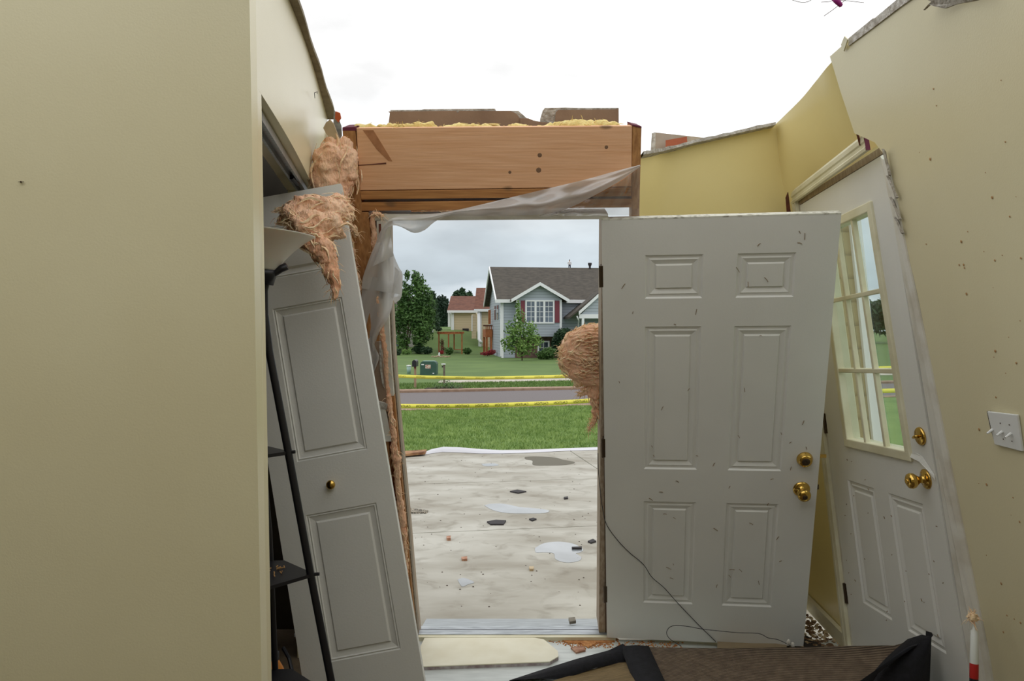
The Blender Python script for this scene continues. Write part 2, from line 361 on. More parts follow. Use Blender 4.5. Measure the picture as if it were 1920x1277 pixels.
# closet door track under the opening head
tr = thing('closet_track', (-.75, 2.6, 2.0), 'grey metal bifold track under the head of the closet opening at left', 'track')
a0 = Vector((-.655, 1.93, 2.075)); a1 = fb+Vector((-.045, 0, -.004))
def rail(mb, p, q, w, h): return mb.hexa([p+Vector((-w/2, 0, -h)), p+Vector((w/2, 0, -h)), q+Vector((w/2, 0, -h)), q+Vector((-w/2, 0, -h)), p+Vector((-w/2, 0, 0)), p+Vector((w/2, 0, 0)), q+Vector((w/2, 0, 0)), q+Vector((-w/2, 0, 0))])
mb = MB(); rail(mb, a0+Vector((-.014, 0, 0)), a1+Vector((-.014, 0, 0)), .008, .024); rail(mb, a0+Vector((.014, 0, 0)), a1+Vector((.014, 0, 0)), .008, .024); rail(mb, a0, a1, .03, .004)
mb.build('rail', alum, tr)
q = a0.lerp(a1, .72); MB().tube([q+Vector((0, -.03, -.02)), q+Vector((0, .05, -.03))], .009).build('pivot_bracket', black, tr)
# right wall, far bit with the half-glass door: corner to casing, above the casing, then the loose near sheet
cT, cB = P(1455, 232, 3.62), P(1515, 1140, 4.22)
def corner(v): return cT.lerp(cB, v)+Vector((.084*v**.4*(1-v), 0, 0))
mb = MB()
tops = [cT, P(1500, 188, 3.30), P(1530, 152, 3.08), P(1558, 118, 2.88), P(1600, 80, 2.78)]
bots = [corner(.163), P(1530, 356, 3.52), P(1580, 320, 3.26), P(1630, 284, 3.02), P(1662, 262, 2.90)]
def band_(a, b, n, m, bulge=0):
    a = smoothp(a, 6); b = smoothp(b, 6)
    return [[p.lerp(q, j/m)+Vector((bulge*math.sin(j/m*math.pi), 0, 0)) for j in range(m+1)] for p, q in zip(a, b)]
def thick(mb, rows, d):
    d = Vector(d); r2 = [[p+d for p in r] for r in rows]
    mb.grid(rows); mb.grid(r2); mb.grid([rows[0], r2[0]]); mb.grid([rows[-1], r2[-1]]); mb.grid([[r[0] for r in rows], [r[0] for r in r2]]); mb.grid([[r[-1] for r in rows], [r[-1] for r in r2]]); return mb
thick(mb, band_(tops, bots, 1, 10, -.012), (.03, 0, 0))
thick(mb, [[corner(.163+.837*i/12).lerp(P(1498, 376, 3.70).lerp(P(1594, 1214, 3.62), i/12), j/6) for j in range(7)] for i in range(13)], (.03, 0, 0))
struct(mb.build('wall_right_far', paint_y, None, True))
# loose near sheet of drywall, ragged along its top and along the door
edge = [(1556, 104, 2.735), (1563, 130, 2.73), (1575, 170, 2.72), (1590, 215, 2.71), (1602, 250, 2.70), (1650, 262, 2.69)]
def XS(z): return 1.665-.205*z
def S(px, py):     # point on the near sheet
    # x = XS(z): X=(px-CX)/F*Y, z=H+(HY-py)/F*Y
    a = (px-CX)/FPX; k = (HY-py)/FPX; Y = (1.665-.205*H)/(a+.205*k); return Vector((a*Y, Y, H+k*Y))
left_edge = [(1556, 106), (1564, 132), (1576, 172), (1590, 214), (1602, 250), (1640, 267), (1656, 288), (1668, 312), (1676, 345), (1688, 400), (1690, 440), (1706, 490), (1722, 560), (1738, 640), (1754, 720), (1776, 830), (1796, 930), (1812, 1010), (1826, 1080), (1842, 1160), (1858, 1240), (1872, 1330)]
le = [S(*p) for p in left_edge]
topz = 2.46
tp = [(1556, 106), (1590, 76), (1594, 70), (1620, 52), (1660, 26), (1672, 18), (1679, 4)]
te = [S(*p) for p in tp][1:]
last = te[-1]
ring = le[::-1]+te+[Vector((XS(last.z+.02), 1.9, last.z+.02)), Vector((XS(2.5), .6, 2.5)), Vector((XS(2.5), -2.6, 2.5)), Vector((XS(0), -2.6, 0)), Vector((XS(0), 2.5, 0))]
mb = MB(); mb.ext(ring, (.016, 0, .003))
struct(mb.build('wall_right', paint))
# torn paper flaps along its top edge
mb = MB()
up = [S(1594, 86), S(1640, 52), S(1690, 14), S(1730, -14)]
for i in range(len(up)-1):
    a, b = up[i], up[i+1]; o = Vector((-.006, 0, 0))
    mb.ext([a+o, b+o, b+o+Vector((0, 0, .030)), a+o+Vector((0, 0, .026))], (.005, 0, 0))
mb.build('paper_edge', gyp, wall_right) if False else None
o = mb.build('torn_paper_edge', gyp); tag(o, 'long ragged strip of grey torn paper along top edge of right wall', 'paper')
mb = MB(); a = S(1590, 72)+Vector((-.008, 0, 0)); mb.ext([S(1582, 84)+Vector((-.01, 0, 0)), S(1594, 68)+Vector((-.02, 0, 0)), S(1600, 74)+Vector((-.02, 0, 0)), S(1586, 96)+Vector((-.008, 0, 0))], (.004, 0, 0))
tag(mb.build('drywall_flap', paint), 'small beige folded drywall flap sticking off the upper right wall edge', 'drywall scrap')
mb = MB()
fl = [(1752, -4), (1790, -12), (1860, -14), (1880, -6), (1842, 2), (1806, 8), (1790, 16), (1778, 12), (1768, 8), (1754, 19), (1764, 4)]
mb.ext([S(*p)+Vector((-.03-.01*math.sin(i), 0, 0)) for i, p in enumerate(fl)], (.006, 0, 0))
tag(mb.build('torn_paper', gyp), 'shredded grey drywall paper hanging at the top right edge of the picture', 'paper')
# front wall to the right of the header
mb = MB()
tops = [F(1196, 292, -.17), P(1240, 284, 3.45), P(1300, 268, 3.53), P(1380, 250, 3.58), cT]
bots = [Vector((.5, 3.98, 0)).lerp(cB, (p.x-tops[0].x)/(cT.x-tops[0].x)) for p in tops]
TT, BB_ = smoothp(tops, 6), smoothp(bots, 6)
thick(mb, [[p+(q-p)*(j/24)+(corner(j/24)-cT.lerp(cB, j/24))*(i/(len(TT)-1)) for j in range(25)] for i, (p, q) in enumerate(zip(TT, BB_))], (.004, .1, 0))
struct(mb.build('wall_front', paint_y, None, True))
mb = MB(); pts = [F(1205, 292, -.16), P(1240, 286, 3.42), P(1300, 270, 3.50), P(1380, 252, 3.55), P(1452, 236, 3.59)]
rows = []
for i in range(25):
    t = i/24*(len(pts)-1); k = min(int(t), len(pts)-2); p = pts[k].lerp(pts[k+1], t-k); w = .02+.008*nz(p, 30)
    rows.append([p+Vector((0, -w, 0)), p+Vector((0, -w, .014+.006*nz(p, 40))), p+Vector((0, .12, .014)), p+Vector((0, .12, -.002)), p+Vector((0, -w, 0))])
mb.grid(rows); struct(mb.build('trim_2', gyp))
# corner tear
mb = MB(); mb.ext([P(1474, 370, 3.60), P(1478, 360, 3.60), P(1483, 400, 3.64), P(1487, 450, 3.68), P(1480, 450, 3.68)], (0, .01, 0)); tag(mb.build('splintered_corner', redwood), 'dark red splinter of wood in the torn far corner of the yellow wall', 'wood')
# baseboard on the far right wall
bb = MB(); b0 = cB+Vector((-.012, -.02, 0)); b1 = P(1588, 1212, 3.60)
b0.z = .0; b1.z = 0; b1 = Vector((1.555, 3.62, 0)); b0 = Vector((1.585, 4.2, 0))
bb.hexa([b0, b1, b1+Vector((-.014, 0, .085)), b0+Vector((-.02, 0, .085)), b0+Vector((.02, 0, 0)), b1+Vector((.02, 0, 0)), b1+Vector((.004, 0, .09)), b0+Vector((.0, 0, .09))])
struct(bb.build('baseboard_right', ivory))
# rest of the room behind the camera: roof still on there
struct(MB().box((-3.25, -.4, 1.31), (.1, 4.7, 2.62)).build('wall_side', paint))
struct(MB().box((-.7, -2.75, 1.31), (5.2, .1, 2.62)).build('wall_back', paint))
struct(MB().box((-.85, -1.75, 2.72), (4.7, 2.1, .1)).build('ceiling_back', mat('white_ceiling', (226, 224, 216), .8)))
# ================================================================ DOORS
# six-panel door, off its frame and leaning into the room
TL, TR, BR, BL = [Vector((x, y, z+H)) for x, y, z in ((.355, 3.1, .437), (1.257, 2.98, .444), (1.359, 3.642, -1.473), (.457, 3.762, -1.479))]
D1 = thing('panel_door', (.9, 3.7, .02), 'white six-panel steel door leaning in the middle, brass deadbolt and knob', 'door')
sd = Slab(TL, TR, BR, BL, .91, 2.03); mb = MB()
pan = [(a, b, c, d) for a, c in ((.172, .40), (.531, .755)) for b, d in ((.212, .757), (.92, 1.583), (1.703, 1.885))]
sd.body(mb, pan, .044); mb.build('door_slab', white, D1)
mb = MB(); sd.bar(mb, 0, 2.0305, .91, 2.036, -.044, 0); mb.build('top_edge', mat('chalky_door_edge', (226, 226, 214), .8, (150, 146, 130), 40, contrast=(.5, .7)), D1)
# bits of straw and dirt stuck to it
mb = MB(); rnd = random.Random(3)
for i in range(46):
    u, v = rnd.uniform(.05, .88), rnd.uniform(.3, 1.98); p = sd.p(u, v, .0015); a = rnd.uniform(0, 3.14); l = rnd.uniform(.004, .013)
    e1 = (sd.BR-sd.BL).normalized(); e2 = (sd.TL-sd.BL).normalized(); d = (e1*math.cos(a)+e2*math.sin(a))*l
    mb.tube([p-d, p+e2*.002, p+d], .0012, 5)
tag(mb.build('dirt_specks', mat('straw_brown_specks', (130, 104, 70), .9), D1), kind='stuff')
def knobset(par, sl, u, v, kind):
    o = sl.p(u, v); n = sl.n
    if kind == 'bolt':
        k = MB().lathe(o, n, [(0, 0), (.034, 0), (.033, .006), (.030, .010), (.027, .022), (.024, .026), (.0, .026)], 32).build('deadbolt', brass, par, True, )
        MB().lathe(o+n*.026, n, [(0, .0005), (.017, .0005), (.016, .002), (.006, .003), (0, .001)], 24).build('keyhole_face', bronze, k, True)
    elif kind == 'turn':
        k = MB().lathe(o, n, [(0, 0), (.033, 0), (.032, .006), (.028, .010), (.0, .011)], 32).build('deadbolt', brass, par, True)
        e1 = (sl.BR-sl.BL).normalized(); e2 = (sl.TL-sl.BL).normalized()
        MB().tube([o+n*.01, o+n*.022], .006, 12).tube([o+n*.022-e1*.014-e2*.004, o+n*.024, o+n*.022+e1*.014+e2*.004], [.004, .006, .004], 10).build('thumb_turn', brass, k, True)
    else:
        k = MB().lathe(o, n, [(0, 0), (.036, 0), (.035, .004), (.028, .008), (.014, .012), (.012, .026), (.018, .034), (.026, .044), (.028, .054), (.025, .063), (.016, .068), (0, .069)], 32).build('door_knob', brass, par, True)
        MB().lathe(o+n*.069, n, [(0, .0), (.011, 0), (.010, .003), (.005, .0035), (0, .001)], 20).build('key_cylinder' if kind == 'key' else 'knob_button', bronze if kind == 'key' else brass, k, True)
knobset(D1, sd, .848, .98, 'bolt'); knobset(D1, sd, .845, .834, 'key')
e1 = (BR-BL).normalized()
MB().box(sd.p(.925, .985, -.022), (.03, .014, .014)).build('bolt_tongue', brass, D1)
MB().box(sd.p(.913, .834, -.022), (.014, .014, .02)).build('latch', bronze, D1)
for v in (.25, 1.02, 1.80):
    m_ = MB(); sd.bar(m_, -.008, v-.045, .004, v+.045, -.03, .001); m_.tube([sd.p(-.008, v-.045, .0), sd.p(-.008, v+.045, .0)], .005, 8); m_.build('hinge', bronze, D1)
# half-glass door in the right wall
q2 = [P(1500, 385, 3.605), P(1655, 290, 2.746), P(1836, 1390, 2.66), P(1600, 1215, 3.535)]
D2 = thing('half_glass_door', (1.56, 3.1, .06), 'white door with nine-pane window and brass knob in the right wall', 'door')
s2 = Slab(*q2, .86, 2.03); mb = MB()
wu0, wu1, wv0, wv1 = .215, .700, .965, 1.865
s2.body(mb, [(.15, .25, .385, .785), (.50, .25, .745, .785)], .044, holes=[(wu0, wv0, wu1, wv1)]); mb.build('door_slab', white, D2)
fr_ = MB()
for a in ((wu0-.028, wv0-.03, wu1+.028, wv0+.006), (wu0-.028, wv1-.006, wu1+.028, wv1+.03), (wu0-.028, wv0, wu0+.006, wv1), (wu1-.006, wv0, wu1+.028, wv1)):
    s2.bar(fr_, *a, -.05, .012)
wf = fr_.build('window_frame', ivory, D2, bevel=.004)
uw = (wu1-wu0)/3; vw = (wv1-wv0)/3
for i in (1, 2):
    m_ = MB(); s2.bar(m_, wu0+uw*i-.009, wv0, wu0+uw*i+.009, wv1, -.014, .007); m_.build('muntin', ivory, D2, bevel=.003)
    m_ = MB(); s2.bar(m_, wu0, wv0+vw*i-.009, wu1, wv0+vw*i+.009, -.016, .008); m_.build('muntin', ivory, D2, bevel=.003)
for i in range(3):
    for j in range(3):
        m_ = MB(); s2.bar(m_, wu0+uw*i+.002, wv0+vw*j+.002, wu0+uw*(i+1)-.002, wv0+vw*(j+1)-.002, -.022, -.018); m_.build('window_pane', glass, D2)
knobset(D2, s2, .808, 1.035, 'turn'); knobset(D2, s2, .795, .882, 'knob')
m_ = MB(); a = s2.p(.70, .955, .002); m_.ext([s2.p(.725, .965, .002), s2.p(.728, .952, .008), s2.p(.79, .944, .010), s2.p(.835, .918, .008), s2.p(.862, .89, .004), s2.p(.86, .905, .002), s2.p(.80, .962, .002), s2.p(.76, .972, .002)], s2.n*.002)
m_.build('bent_skin', white, D2)
for v in (.245, 1.02, 1.72):
    m_ = MB(); s2.bar(m_, -.018, v-.045, .004, v+.045, -.01, .003); m_.tube([s2.p(-.008, v-.045, .004), s2.p(-.008, v+.045, .004)], .006, 8); m_.build('hinge', bronze, D2)
mb = MB(); rnd = random.Random(8)
for i in range(30):
    p = s2.p(rnd.uniform(.03, .84), rnd.uniform(.15, .9), .0015); l = rnd.uniform(.003, .008); mb.tube([p, p+Vector((0, -l, rnd.uniform(-l, l)))], .0014, 5)
tag(mb.build('dirt_specks', MATS['straw_brown_specks'], D2), kind='stuff')
# casing round it (moulded): head piece and two sides
cs = thing('door_casing', (1.56, 3.1, 0), 'moulded white casing framing the half-glass door, its head piece pulled out', 'casing')
def casing(u0, v0, u1, v1, along, name, lift0=0, lift1=0):
    mb = MB(); W = .062; prof = [(0, 0), (0, .016), (.010, .018), (.016, .012), (.028, .012), (.034, .016), (.050, .016), (.062, .007), (.062, 0)]
    rows = []
    for t, lf in ((0, lift0), (1, lift1)):
        r = []
        for a, d in prof:
            if along == 'u': r.append(s2.p(u0+(u1-u0)*t, v0+a, d+lf))
            else: r.append(s2.p(u0-a if u0 < .4 else u0+a, v0+(v1-v0)*t, d+lf))
        rows.append(r)
    mb.grid([r+[r[0]] for r in rows]); mb.add(rows[0], [tuple(range(len(prof)))]); mb.add(rows[1], [tuple(range(len(prof)))])
    return mb.build(name, ivory if name != 'casing_side' or u0 < .4 else white, cs)
m_ = MB(); s2.bar(m_, -.045, -.02, -.003, 2.034, -.11, -.001); m_.build('hinge_jamb', white_stained, cs)
casing(-.015, -.03, -.015, 2.05, 'v', 'casing_side')
casing(-.07, 2.05, .868, 2.05, 'u', 'casing_head', 0, .045)
# red broken end of the head piece
rp = MB(); a = s2.p(.857, 2.045, .045)
rp.hexa([s2.p(u, v, d) for d in (.045, .060) for u, v in ((.868, 2.05), (.872, 2.05), (.872, 2.114), (.868, 2.114))]); rp.build('broken_end', purple, cs)
# head and latch jamb behind
m_ = MB(); s2.bar(m_, -.02, 2.034, .90, 2.06, -.11, -.002); m_.build('head_jamb', jambw, cs)
m_ = MB(); s2.bar(m_, .864, .0, .900, 2.06, -.11, -.006); m_.build('latch_jamb', white_stained, cs)
# near side casing follows the edge of the loose drywall
le2 = [S(*p) for p in ((1664, 300), (1688, 400), (1706, 490), (1738, 640), (1776, 830), (1812, 1010), (1842, 1160), (1872, 1330))]
li = [Vector(k) for k in [P(1655, 290, 2.70), P(1676, 400, 2.70), P(1690, 490, 2.69), P(1716, 640, 2.67), P(1752, 830, 2.65), P(1786, 1010, 2.63), P(1814, 1160, 2.62), P(1846, 1330, 2.61)]]
rows = []
for a, b in zip(li, le2):
    b2 = b+Vector((-.006, 0, 0)); rows.append([a+Vector((.03, .0, 0)), a, a.lerp(b2, .35)+Vector((-.012, 0, 0)), a.lerp(b2, .8)+Vector((-.010, 0, 0)), b2, b2+Vector((.03, 0, 0))])
mb = MB().grid(rows); mb.build('casing_side', white_stained, cs)
# ragged gypsum along that casing near its top
rg = MB()
for px0, py0, px1, py1 in ((1664, 285, 1672, 330), (1672, 335, 1686, 372), (1678, 375, 1692, 412), (1686, 412, 1696, 438)):
    a, b = S(px0, py0)+Vector((-.012, 0, 0)), S(px1, py1)+Vector((-.012, 0, 0)); rg.ext([a, a+Vector((-.012, -.01, .008)), b+Vector((-.008, -.02, 0)), b], (.008, 0, 0))
tag(rg.build('broken_gypsum', gyp), 'crumbled white gypsum wedge between door casing and right wall', 'drywall scrap')
sp = MB().hexa([P(1604, 246, 2.76), P(1608, 244, 2.76), P(1616, 272, 2.78), P(1611, 273, 2.78), P(1604, 246, 2.78), P(1608, 244, 2.78), P(1616, 272, 2.80), P(1611, 273, 2.80)])
tag(sp.build('wood_splinter', redwood), 'short dark wood splinter standing up above the door casing', 'splinter')
# bifold leaf
qL = [Vector((x, y, z+H)) for x, y, z in ((-1.064, 2.913, .474), (-.641, 2.918, .55), (-.286, 2.792, -1.415), (-.709, 2.787, -1.491))]
L1 = thing('bifold_door_leaf', (-.5, 2.79, .01), 'white three-panel bifold closet leaf leaning at left, small brass knob', 'door')
sl = Slab(qL[0], qL[1], qL[2], qL[3], .43, 2.0)
sl.p  # leaf surface
mb = MB(); sl.body(mb, [(.105, .285, .365, .815), (.105, 1.01, .365, 1.58), (.105, 1.69, .365, 1.885)], .034, prof=((0, 0), (.004, -.006), (.008, -.002), (.012, -.006), (.03, -.011), (.036, -.003))); mb.build('door_slab', white, L1)
o = sl.p(.217, .909); MB().lathe(o, sl.n, [(0, 0), (.010, 0), (.008, .008), (.015, .014), (.017, .020), (.013, .026), (0, .027)], 24).build('knob', brass, L1, True)
# hanging door at its dark back: second leaf edge
# ================================================================ FRONT DOORWAY
HD = thing('door_header', F(900, 400), 'big pale pine header beam and plates over the open doorway', 'header')
mb = MB(); fq(mb, (668, 240), (1185, 236), (1184, 350), (675, 357), .038); mb.build('beam', pine, HD, bevel=.002)
mb = MB(); fq(mb, (668, 240), (1185, 236), (1184, 350), (675, 357), .038, -.10); mb.build('beam', pine, HD)
mb = MB(); fq(mb, (675, 358.5), (1184, 351.5), (1184, 368), (677, 374.5), .138, .002); mb.build('plate', pine2, HD, bevel=.002)
mb = MB(); fq(mb, (676, 380), (1184, 373), (1184, 389), (677, 396), .138, .0); mb.build('plate', pine2, HD, bevel=.002)
mb = MB(); fq(mb, (668, 236), (672, 236), (684, 396), (678, 396), .02, -.02); mb.build('shadow_gap_board', redwood, HD)
# check crack in beam
mb = MB(); mb.tube([F(671, 310, .0005), F(700, 308, .0005), F(724, 306, .0005)], [.0016, .002, .003], 6); mb.build('crack', ink if False else redwood, HD)
mb = MB(); mb.ext([F(*k, .0006) for k in ((680, 244), (700, 244), (716, 270), (736, 303), (728, 302), (706, 280))], -FN*.001); mb.build('diagonal_stain', mat('beam_stain', (188, 132, 90), .7, (160, 108, 70), 20), HD)
for a, b, r in ((956, 323, .006), (1012, 291, .0085), (1010, 319, .010), (1137, 276, .007)):
    MB().lathe(F(a, b, .0003), FN, [(0, .0006), (r*.6, .0006), (r, .0)], 14).build('knot', mat('wood_knot', (124, 94, 70), .8), HD)
# king studs
ks = thing('king_stud', F(700, 1195), 'golden pine stud standing left of the doorway, purple stain on its top', 'stud')
mb = MB(); fq(mb, (642, 244), (666, 244), (742, 1195), (708, 1195), .138, .004); mb.build('board', pinez, ks, bevel=.002)
mb = MB(); fq(mb, (642, 239), (667, 238), (667.3, 245), (642, 245), .139, .005); mb.build('stained_end', purple, ks)
mb = MB(); fq(mb, (677, 398), (691, 398), (760, 1195), (744, 1195), .13, .0); tag(mb.build('trimmer_stud', pinez, bevel=.002), 'narrower pine trimmer under the left end of the header', 'stud')
ps = thing('king_stud', F(1180, 1195, -.05), 'pine stud at the right end of the header, partly under plastic', 'stud')
mb = MB(); a = [F(1199, 405, -.002), F(1183, 405, -.002), F(1185, 235, .004), F(1203, 239, .004)]
bot = Vector((.56, 3.86, 0)); b2 = Vector((.60, 3.86, 0))
a = [F(1184, 392, -.002), F(1199, 392, -.002), F(1203, 239, -.002), F(1185.5, 235, -.002)]
mb.hexa(a+[p-FN*.138 for p in a]); 
c = [F(1184, 392, -.06), F(1199, 392, -.06)]
mb.hexa([Vector((.60, 3.845, 0)), Vector((.64, 3.845, 0)), c[1], c[0], Vector((.60, 3.92, 0)), Vector((.64, 3.92, 0)), c[1]-FN*.07, c[0]-FN*.07]); mb.build('board', pinez, ps, bevel=.002)
mb = MB(); fq(mb, (1185.5, 233), (1203, 237), (1203, 240), (1185.5, 236), .139, .0); mb.build('stained_end', purple, ps)
# door frame: head, two jambs, stop, sill
DF = thing('door_frame', F(940, 1195, -.05), 'empty front door frame with white head, grey left jamb and tan right jamb', 'door frame')
mb = MB(); fq(mb, (700, 402), (1140, 401), (1140, 411), (702, 414), .12, -.004); mb.build('head_jamb', white_stained, DF)
EJ = [(412, 735), (478, 736), (560, 738), (640, 741), (700, 745), (760, 750), (858, 759), (970, 770), (1080, 779), (1195, 790)]
def ex(y):
    for (y0, x0), (y1, x1) in zip(EJ, EJ[1:]):
        if y <= y1: return x0+(x1-x0)*(y-y0)/(y1-y0)
    return EJ[-1][1]
def fstrip(a0, a1, y0, y1, depth, off, name, m_, par):
    ys = [y0+(y1-y0)*i/16 for i in range(17)]; fr = [[F(ex(y)+a0, y, off), F(ex(y)+a1, y, off)] for y in ys]; bk = [[p-FN*depth for p in q] for q in fr]
    mb = MB(); mb.grid(fr); mb.grid(bk); mb.grid([fr[0], bk[0]]); mb.grid([fr[-1], bk[-1]])
    for k in (0, 1): mb.grid([[q[k] for q in fr], [q[k] for q in bk]])
    return mb.build(name, m_, par)
fstrip(-29, -10, 412, 742, .12, -.004, 'jamb_casing', white_stained, DF)
fstrip(-16, -9, 742, 1195, .12, -.008, 'bare_jamb', pinez, DF)
fstrip(-10, -5, 412, 1195, .045, -.03, 'jamb', grey_wood, DF)
fstrip(-8, -2, 412, 1195, .05, -.078, 'door_stop', jambw, DF)
mb = MB(); fq(mb, (710, 420), (714, 420), (719, 560), (715, 560), .004, 0); mb.build('torn_weatherstrip', redwood, DF)
mb = MB(); fq(mb, (1129, 411), (1144, 411), (1148, 1186), (1123, 1186), .12, -.05); mb.build('jamb', jambw, DF)
mb = MB(); fq(mb, (1130, 411), (1132, 411), (1139, 1186), (1135, 1186), .006, -.044); mb.build('weatherstrip', mat('dark_weatherstrip', (92, 70, 52), .8), DF)
sl_ = MB(); z0 = .012
def sillq(y0, y1, za, zb): sl_.hexa([(-.46, y0, za-.02), (.50, y0, za-.02), (.50, y1, zb-.02), (-.46, y1, zb-.02), (-.46, y0, za), (.50, y0, za), (.50, y1, zb), (-.46, y1, zb)])
sillq(3.80, 3.835, .022, .03); sillq(3.835, 3.85, .03, .016); sillq(3.85, 3.88, .018, .014); sillq(3.885, 3.91, .014, .02); sillq(3.91, 4.20, .004, -.05)
sl_.build('sill', alum, DF)
MB().box((.02, 3.882, .0), (.95, .006, .03)).build('sill_groove', black, DF)
MB().box((.02, 3.785, .004), (.96, .03, .03)).build('sill_board', ivory, DF)
# exterior facing of the front wall left of the doorway
mb = MB()
a = [F(600, 430, -.14), F(642, 300, -.14), F(655, 430, -.14), F(728, 1195, -.14), F(560, 1195, -.14)]
mb.ext(a, -FN*.012); struct(mb.build('wall_sheathing', kraft))
# cracked drywall chunk and scraps between leaf and frame
ch = MB(); fq(ch, (700, 764), (722, 764), (735, 828), (716, 828), .02, .012); tag(ch.build('drywall_chunk', white_stained), 'upright cream drywall chunk wedged beside the left door jamb', 'drywall scrap')
ch = MB(); fq(ch, (706, 752), (727, 758), (725, 768), (704, 766), .03, .016); tag(ch.build('crumbled_plaster', gyp), 'crumbled plaster lump sitting on the cream drywall chunk', 'drywall scrap')
ch = MB(); fq(ch, (697, 640), (712, 640), (727, 756), (704, 752), .01, .006); tag(ch.build('torn_drywall_paper', kraft), 'brown torn drywall paper left of the jamb, above the cream chunk', 'paper')
ch = MB(); ch.ext([F(*k, .013) for k in ((711, 640), (714, 640), (717, 700), (721, 728), (717, 722), (712, 690))], -FN*.004); tag(ch.build('paper_tear', gyp), 'thin white torn edge beside the orange insulation strip', 'paper')
# drywall sheets standing behind the header
def sheet(name, pts, off, m_, th, label, cat='drywall sheet', par=None):
    mb = MB(); mb.ext([F(*k, off) for k in pts], -FN*th); o = mb.build(name, m_, par)
    if label: tag(o, label, cat)
    return o
d1 = thing('drywall_sheet', F(830, 300, -.2), 'long brown-faced drywall piece standing behind the left of the header', 'drywall sheet')
sheet('paper_face', [(728, 300), (728, 236), (731, 212), (728, 209), (855, 208), (858, 212), (861, 208), (958, 208), (968, 213), (975, 222), (988, 236), (988, 300)], -.20, kraft, .004, None, par=d1)
sheet('gypsum_core', [(730, 300), (732, 206.5), (790, 206), (795, 205), (928, 204), (930, 208), (972, 208), (988, 222), (1000, 300)], -.206, gyp, .012, None, par=d1)
d2 = thing('drywall_sheet', F(1090, 300, -.2), 'shorter brown drywall piece standing behind the right of the header', 'drywall sheet')
sheet('paper_face', [(1040, 300), (1040, 235), (1042, 211), (1047, 206), (1150, 205), (1160, 204), (1160, 300)], -.20, kraft, .004, None, par=d2)
sheet('gypsum_core', [(1012, 300), (1013, 224), (1018, 208), (1022, 203), (1060, 202), (1100, 203), (1160, 202.5), (1161, 300)], -.206, gyp, .03, None, par=d2)
sheet('drywall_scrap', [(980, 300), (975, 222), (990, 222), (1000, 226), (1015, 229), (1030, 230), (1030, 300)], -.19, kraft, .012, 'low torn drywall remnant between the two brown pieces on the header', 'drywall scrap')
d3 = thing('drywall_box', P(1265, 300, 3.75), 'grey drywall corner box with red-brown wood behind the right yellow wall', 'drywall sheet')
MB().hexa([P(1228, 300, 3.8), P(1320, 300, 3.9), P(1318, 258, 3.9), P(1226, 248, 3.8), P(1228, 300, 4.0), P(1320, 300, 4.05), P(1318, 258, 4.05), P(1226, 248, 4.0)]).build('sheet', mat('pale_grey_gypsum', (178, 164, 148), .9, (160, 146, 130), 12), d3)
MB().hexa([P(1219, 300, 3.78), P(1229, 300, 3.78), P(1229, 248, 3.78), P(1222, 250, 3.78), P(1219, 300, 3.9), P(1229, 300, 3.9), P(1229, 248, 3.9), P(1222, 250, 3.9)]).build('torn_edge', gyp, d3)
MB().hexa([P(1248, 290, 3.76), P(1290, 290, 3.76), P(1288, 256, 3.76), P(1248, 263, 3.76), P(1248, 290, 3.79), P(1290, 290, 3.79), P(1288, 256, 3.79), P(1248, 263, 3.79)]).build('wood_block', mat('orange_wood_block', (176, 96, 62), .7, (150, 76, 48), 8), d3)
# loose scraps at the left top of the header
sheet('drywall_scrap', [(624, 262), (612, 252), (606, 240), (611, 230), (618, 224), (625, 232), (632, 250), (636, 262)], .02, mat('cream_scrap', (196, 178, 146), .9, (170, 150, 120), 10), .012, 'curled cream scrap above the pink insulation beside the left stud', 'drywall scrap')
sheet('metal_flashing', [(629, 262), (625, 232), (626, 205), (632, 214), (640, 236), (641, 255), (636, 262)], -.01, alum, .004, 'crumpled grey flashing scrap at the top of the left wall', 'flashing')
sheet('wood_scrap', [(628, 222), (629, 209), (637, 212), (639, 222), (634, 230)], .0, mat('orange_scrap_wood', (196, 96, 52), .8), .01, 'small orange broken wood tip above the left wall end', 'wood scrap')
